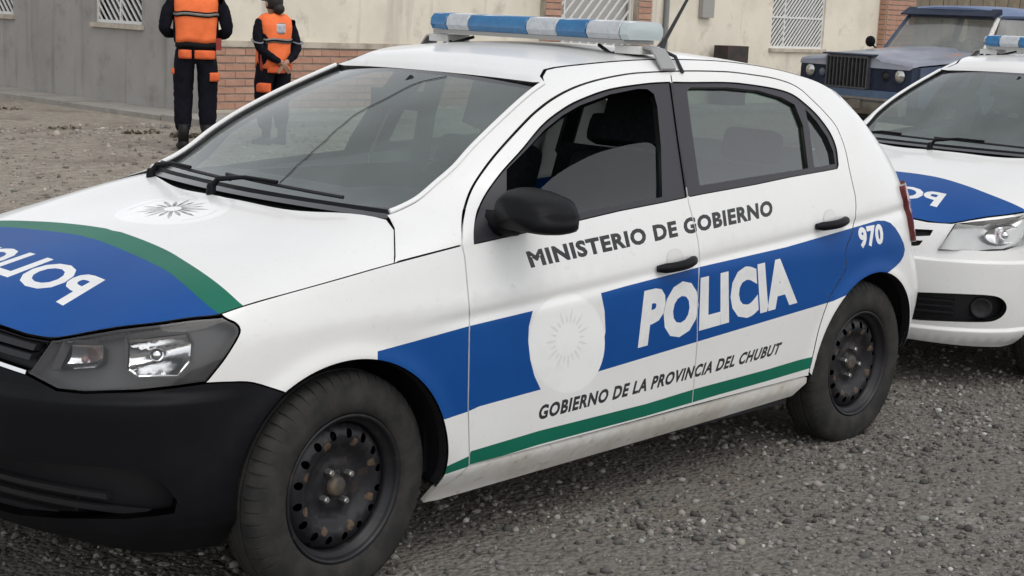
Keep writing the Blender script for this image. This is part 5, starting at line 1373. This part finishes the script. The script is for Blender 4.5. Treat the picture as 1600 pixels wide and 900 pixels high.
def boot(parent, x, y, rz, sc=1.):
    secs = []
    for px_, w, h0, h1 in ((-.085, .030, .0, .075), (-.06, .042, .0, .11), (.0, .045, .0, .12), (.07, .045, .0, .085), (.13, .048, .0, .065), (.18, .042, .0, .05), (.205, .022, .008, .035)):
        secs.append([(px_, w*math.cos(t)*(1 if math.sin(t) > -.3 else .95), h0+(h1-h0)*(.5+.5*math.copysign(abs(math.sin(t))**.7, math.sin(t)))) for t in np.linspace(0, 6.2832, 14, endpoint=False)])
    bm = bmesh.new(); k = 14; vs = [bm.verts.new(p) for s in secs for p in s]
    for i in range(len(secs)-1):
        for j in range(k): bm.faces.new([vs[i*k+j], vs[i*k+(j+1) % k], vs[(i+1)*k+(j+1) % k], vs[(i+1)*k+j]])
    bm.faces.new(vs[:k][::-1]); bm.faces.new(vs[-k:])
    tube(bm, [(-.025, 0, .05), (-.030, 0, .16), (-.035, 0, .25)], [.050, .052, .058], 14)
    o = bm_obj('boot', bm, boot_m, parent, smooth=True, loc=(x, y, 0), rot=(0, 0, rz)); o.scale = (sc, sc, sc); return o
def hand(J, E, w, s, fwd, down, inn):
    """palm and five fingers from wrist w; fwd = finger direction, inn = thumb side, down = palm side"""
    f, d, n = Vector(fwd).normalized(), Vector(down).normalized(), Vector(inn).normalized(); w = Vector(w); k = 'L' if s > 0 else 'R'
    J['palm'+k] = (tuple(w+f*.055), (.026, .036)); E.append(('wrist'+k, 'palm'+k))
    for i, (o, l) in enumerate(((.030, .068), (.010, .078), (-.010, .073), (-.030, .058))):
        a = w+f*.092+n*o; b = a+f*l*.5+d*l*.22; c = b+f*l*.28+d*l*.42
        for nm, p, r in (('a', a, .0105), ('b', b, .0095), ('c', c, .0085)): J['f%d%s%s' % (i, nm, k)] = (tuple(p), (r, r))
        E += [('palm'+k, 'f%da%s' % (i, k)), ('f%da%s' % (i, k), 'f%db%s' % (i, k)), ('f%db%s' % (i, k), 'f%dc%s' % (i, k))]
    a = w+f*.04+n*.042+d*.012; b = a+f*.032+n*.016+d*.014; J['ta'+k] = (tuple(a), (.012, .012)); J['tb'+k] = (tuple(b), (.0095, .0095)); E += [('palm'+k, 'ta'+k), ('ta'+k, 'tb'+k)]
def head_bits(parent, hx, hz, cap=True, bun=False, sc=1.):
    """face features, hair, peaked cap"""
    bm = bmesh.new(); bmesh.ops.create_uvsphere(bm, u_segments=20, v_segments=14, radius=1, matrix=Matrix.Translation((hx-.012, 0, hz+.012)) @ Matrix.Diagonal((.108*sc, .092*sc, .118*sc, 1)))
    for v in list(bm.verts):
        if v.co.x > hx+.045*sc and v.co.z < hz+.07*sc: v.co.x = hx+.03*sc
        if v.co.z < hz-.06*sc: v.co.z = hz-.06*sc
    if bun: bmesh.ops.create_uvsphere(bm, u_segments=14, v_segments=10, radius=.060*sc, matrix=Matrix.Translation((hx-.105*sc, 0, hz-.055)))
    bm_obj('hair', bm, hair_m, parent, smooth=True)
    for s in (1, -1):
        bm = bmesh.new(); bmesh.ops.create_uvsphere(bm, u_segments=10, v_segments=8, radius=.032*sc, matrix=Matrix.Translation((hx-.005, s*.088*sc, hz-.012)) @ Matrix.Diagonal((.7, .35, 1, 1))); bm_obj('ear', bm, skin_m, parent, smooth=True)
    bm = bmesh.new()
    bmesh.ops.create_cone(bm, cap_ends=True, segments=8, radius1=.017*sc, radius2=.006*sc, depth=.05*sc, matrix=Matrix.Translation((hx+.098*sc, 0, hz-.012)) @ Matrix.Rotation(R(-18), 4, 'Y'))
    bm_obj('nose', bm, skin_m, parent, smooth=True)
    for s in (1, -1):
        bm = bmesh.new(); bmesh.ops.create_uvsphere(bm, u_segments=8, v_segments=6, radius=.011*sc, matrix=Matrix.Translation((hx+.084*sc, s*.033*sc, hz+.012))); bm_obj('eye', bm, hair_m, parent, smooth=True)
    boxo('mouth', hx+.083*sc, hx+.091*sc, -.022, .022, hz-.058, hz-.050, mat('lips', (.25, .10, .09), .5), parent, bevel=.003)
    if cap:
        V, F = lathe([(.100*sc, -.02), (.106*sc, .0), (.104*sc, .04), (.112*sc, .062), (.108*sc, .078), (.07*sc, .090), (0, .094)], 24, 'z'); o = link_mesh('cap', raw_mesh('cap', V, F, navy), None, parent, loc=(hx-.006, 0, hz+.055)); o.scale = (1.08, .95, 1)
        V = []; F = []
        for i in range(13):
            a = R(-62+124*i/12); V += [(.098*math.cos(a), .094*math.sin(a), .0), (.098*math.cos(a)+.072*math.cos(a)**.8, .094*math.sin(a), -.018)]
        for i in range(12): F.append((2*i, 2*i+1, 2*i+3, 2*i+2))
        o = link_mesh('cap_peak', raw_mesh('cap_peak', V, F, navy), None, parent, loc=(hx, 0, hz+.045)); o.modifiers.new('s', 'SOLIDIFY').thickness = .006

def officer(loc, rz, label, woman):
    p = tag(empty('person', loc, rz), label, 'person', 'officers in orange vests')
    k = .905 if woman else 1.0; q_ = 1.16 if woman else 1.04
    J = {}; E = []
    def j(n, x, y, z, r): J[n] = ((x*k, y*k, z*k), (r*k, r*k))
    j('pelvis', 0, 0, .98, .150); j('waist', 0, 0, 1.10, .140); j('chest', .005, 0, 1.28, .158); j('collar', -.008, 0, 1.43, .115); j('neck', 0, 0, 1.52, .058); j('skull', .012, 0, 1.60, .082); j('head', .012, 0, 1.675, .098); j('crown', .0, 0, 1.755, .070)
    E += [('pelvis', 'waist'), ('waist', 'chest'), ('chest', 'collar'), ('collar', 'neck'), ('neck', 'skull'), ('skull', 'head'), ('head', 'crown')]
    for s, q in ((1, 'L'), (-1, 'R')):
        j('sh'+q, -.005, s*.185, 1.425, .074)
        if woman:
            j('up'+q, -.045, s*.245, 1.27, .066); j('el'+q, -.10, s*.268, 1.12, .057); j('fo'+q, -.165, s*.17, 1.03, .052); j('wrist'+q, -.205, s*.062, .965, .036)
            E += [('sh'+q, 'up'+q), ('up'+q, 'el'+q), ('el'+q, 'fo'+q), ('fo'+q, 'wrist'+q)]
            hand(J, E, J['wrist'+q][0], s, (-.10, -s*.75, -.55), (-.3 if s > 0 else .4, 0, -.4), (-.2, .2*s, .9))
        else:
            j('up'+q, -.02, s*.255, 1.30, .070); j('el'+q, -.045, s*.295, 1.13, .060); j('fo'+q, .085, s*.25, 1.09, .054); j('wrist'+q, .21, s*.16, 1.09, .036)
            E += [('sh'+q, 'up'+q), ('up'+q, 'el'+q), ('el'+q, 'fo'+q), ('fo'+q, 'wrist'+q)]
            hand(J, E, J['wrist'+q][0], s, (.85, -s*.45, .05), (0, 0, -1), (.3, -s*.2, .9))
        E.append(('collar', 'sh'+q))
        j('hip'+q, -.005, s*.095*q_, .90, .118*q_); j('th'+q, .005, s*.108*q_, .72, .104*q_); j('kn'+q, .015, s*.113, .50, .092*q_); j('ca'+q, -.005, s*.115, .32, .090*q_); j('an'+q, -.018, s*.113, .16, .066)
        E += [('pelvis', 'hip'+q), ('hip'+q, 'th'+q), ('th'+q, 'kn'+q), ('kn'+q, 'ca'+q), ('ca'+q, 'an'+q)]
    if woman:
        for nm_ in ('neck', 'skull', 'head', 'crown'): J[nm_] = ((J[nm_][0][0], 0, J[nm_][0][2]-.055), J[nm_][1])
    wl = [Vector(J['wrist'+q][0]) for q in 'LR']
    hd = [Vector(J['palm'+q][0]) for q in 'LR']
    def zone(c):
        if c.z > (1.455 if woman else 1.50)*k: return 1
        if c.z < .6 or min((c-h).length for h in hd) > .11: return 0
        return 1 if min((c-h).length for h in hd) < .10 and min((c-w_).length for w_ in wl) > .022 and not any((c-w_).dot(h-w_) < 0 for w_, h in zip(wl, hd) if (c-h).length < .11) else 0
    skin_body('body', J, E, p, zone)
    head_bits(p, .012*k, 1.675*k-(.055 if woman else 0), True, woman, k*(1.08 if woman else 1))
    for s, q in ((1, 'L'), (-1, 'R')): boot(p, -.012*k, s*.113*k, R(8)*s, k)
    # vest: front and back panels joined over the shoulders
    if not woman:
        vest = ring_shell('vest', [(1.015, .0, .184, .128), (1.06, .0, .186, .129), (1.15, -.002, .188, .130), (1.26, -.004, .196, .137), (1.36, -.006, .202, .135), (1.43, -.008, .196, .118), (1.475, -.008, .150, .090), (1.49, -.008, .10, .075)], orange, p)
        ring_shell('reflective_band', [(1.252, -.004, .2055, .146), (1.30, -.005, .2075, .146)], black_w, p); ring_shell('reflective_band', [(1.264, -.004, .2095, .150), (1.286, -.005, .2105, .150)], reflect, p)
        for sy in (1, -1): flap(p, -.012, sy*.188, 1.16, .12, .30, math.pi/2*sy, navy, 'vest_side', .022)
        for z in (1.435,): flap(p, -.116, 0, z, .15, .05, math.pi, black_w, 'back_label', .016)
        ring_shell('belt', [(.965, 0, .182, .138), (1.012, 0, .183, .138)], black_w, p)
        flap(p, -.122, .105, .905, .135, .085, math.pi-.45, orange_d); flap(p, -.138, -.085, .905, .20, .085, math.pi+.2, orange_d); flap(p, -.075, -.185, .70, .16, .085, math.pi*1.30, orange_d)
        flap(p, .0, .205, .74, .09, .06, math.pi*.55, orange_d)
        boxo('belt_pouch', -.07, .03, -.235, -.185, .95, 1.06, mat('red_pouch', (.25, .03, .025), .6), p, bevel=.012)
    else:
        vest = ring_shell('vest', [(.80, .0, .176, .140), (.90, .0, .172, .134), (1.00, -.002, .170, .124), (1.12, -.004, .176, .126), (1.22, -.006, .182, .126), (1.30, -.008, .172, .112), (1.335, -.008, .132, .084), (1.35, -.008, .09, .070)], orange, p)
        ring_shell('reflective_band', [(1.060, -.003, .181, .134), (1.105, -.004, .184, .135)], reflect, p); ring_shell('reflective_band', [(1.075, -.003, .185, .138), (1.09, -.004, .187, .139)], black_w, p)
        for sy in (1, -1): flap(p, -.05, sy*.168, 1.0, .13, .36, math.pi/2*sy+.25*sy, navy, 'vest_side', .024)
        flap(p, -.128, 0, 1.20, .26, .13, math.pi, reflect, 'back_label', .012); flap(p, -.140, 0, 1.205, .15, .10, math.pi, silver_p, 'back_label', .010)
        flap(p, -.150, .055, .79, .20, .075, math.pi-.3, orange_d); flap(p, -.075, .170, .60, .17, .10, math.pi*.66, orange_d); flap(p, -.12, -.13, .83, .11, .09, math.pi+.6, orange_d); flap(p, -.05, .175, .87, .05, .20, math.pi*.55, mat('red_strap', (.30, .035, .02), .6), 'strap', .02)
        tubo('arm_band', [(-.075+.058*math.cos(t), .252+.058*math.sin(t), 1.075+.02*math.cos(t)) for t in np.linspace(0, 6.2832, 17)], .008, strap_g, p, 6)
        tubo('arm_band', [(-.075+.058*math.cos(t), -.252+.058*math.sin(t), 1.075+.02*math.cos(t)) for t in np.linspace(0, 6.2832, 17)], .008, strap_g, p, 6)
    p.scale = (1.02, 1.02, 1.02) if woman else (1.06, 1.06, 1.06)
    return p
officer((-6.36, -9.34, 0), R(-123), 'tall officer with back turned, orange vest with one dark band, head out of frame', False)
officer((-7.47, -9.55, 0), R(-92), 'shorter officer in black cap and orange vest with hands clasped behind the back', True)
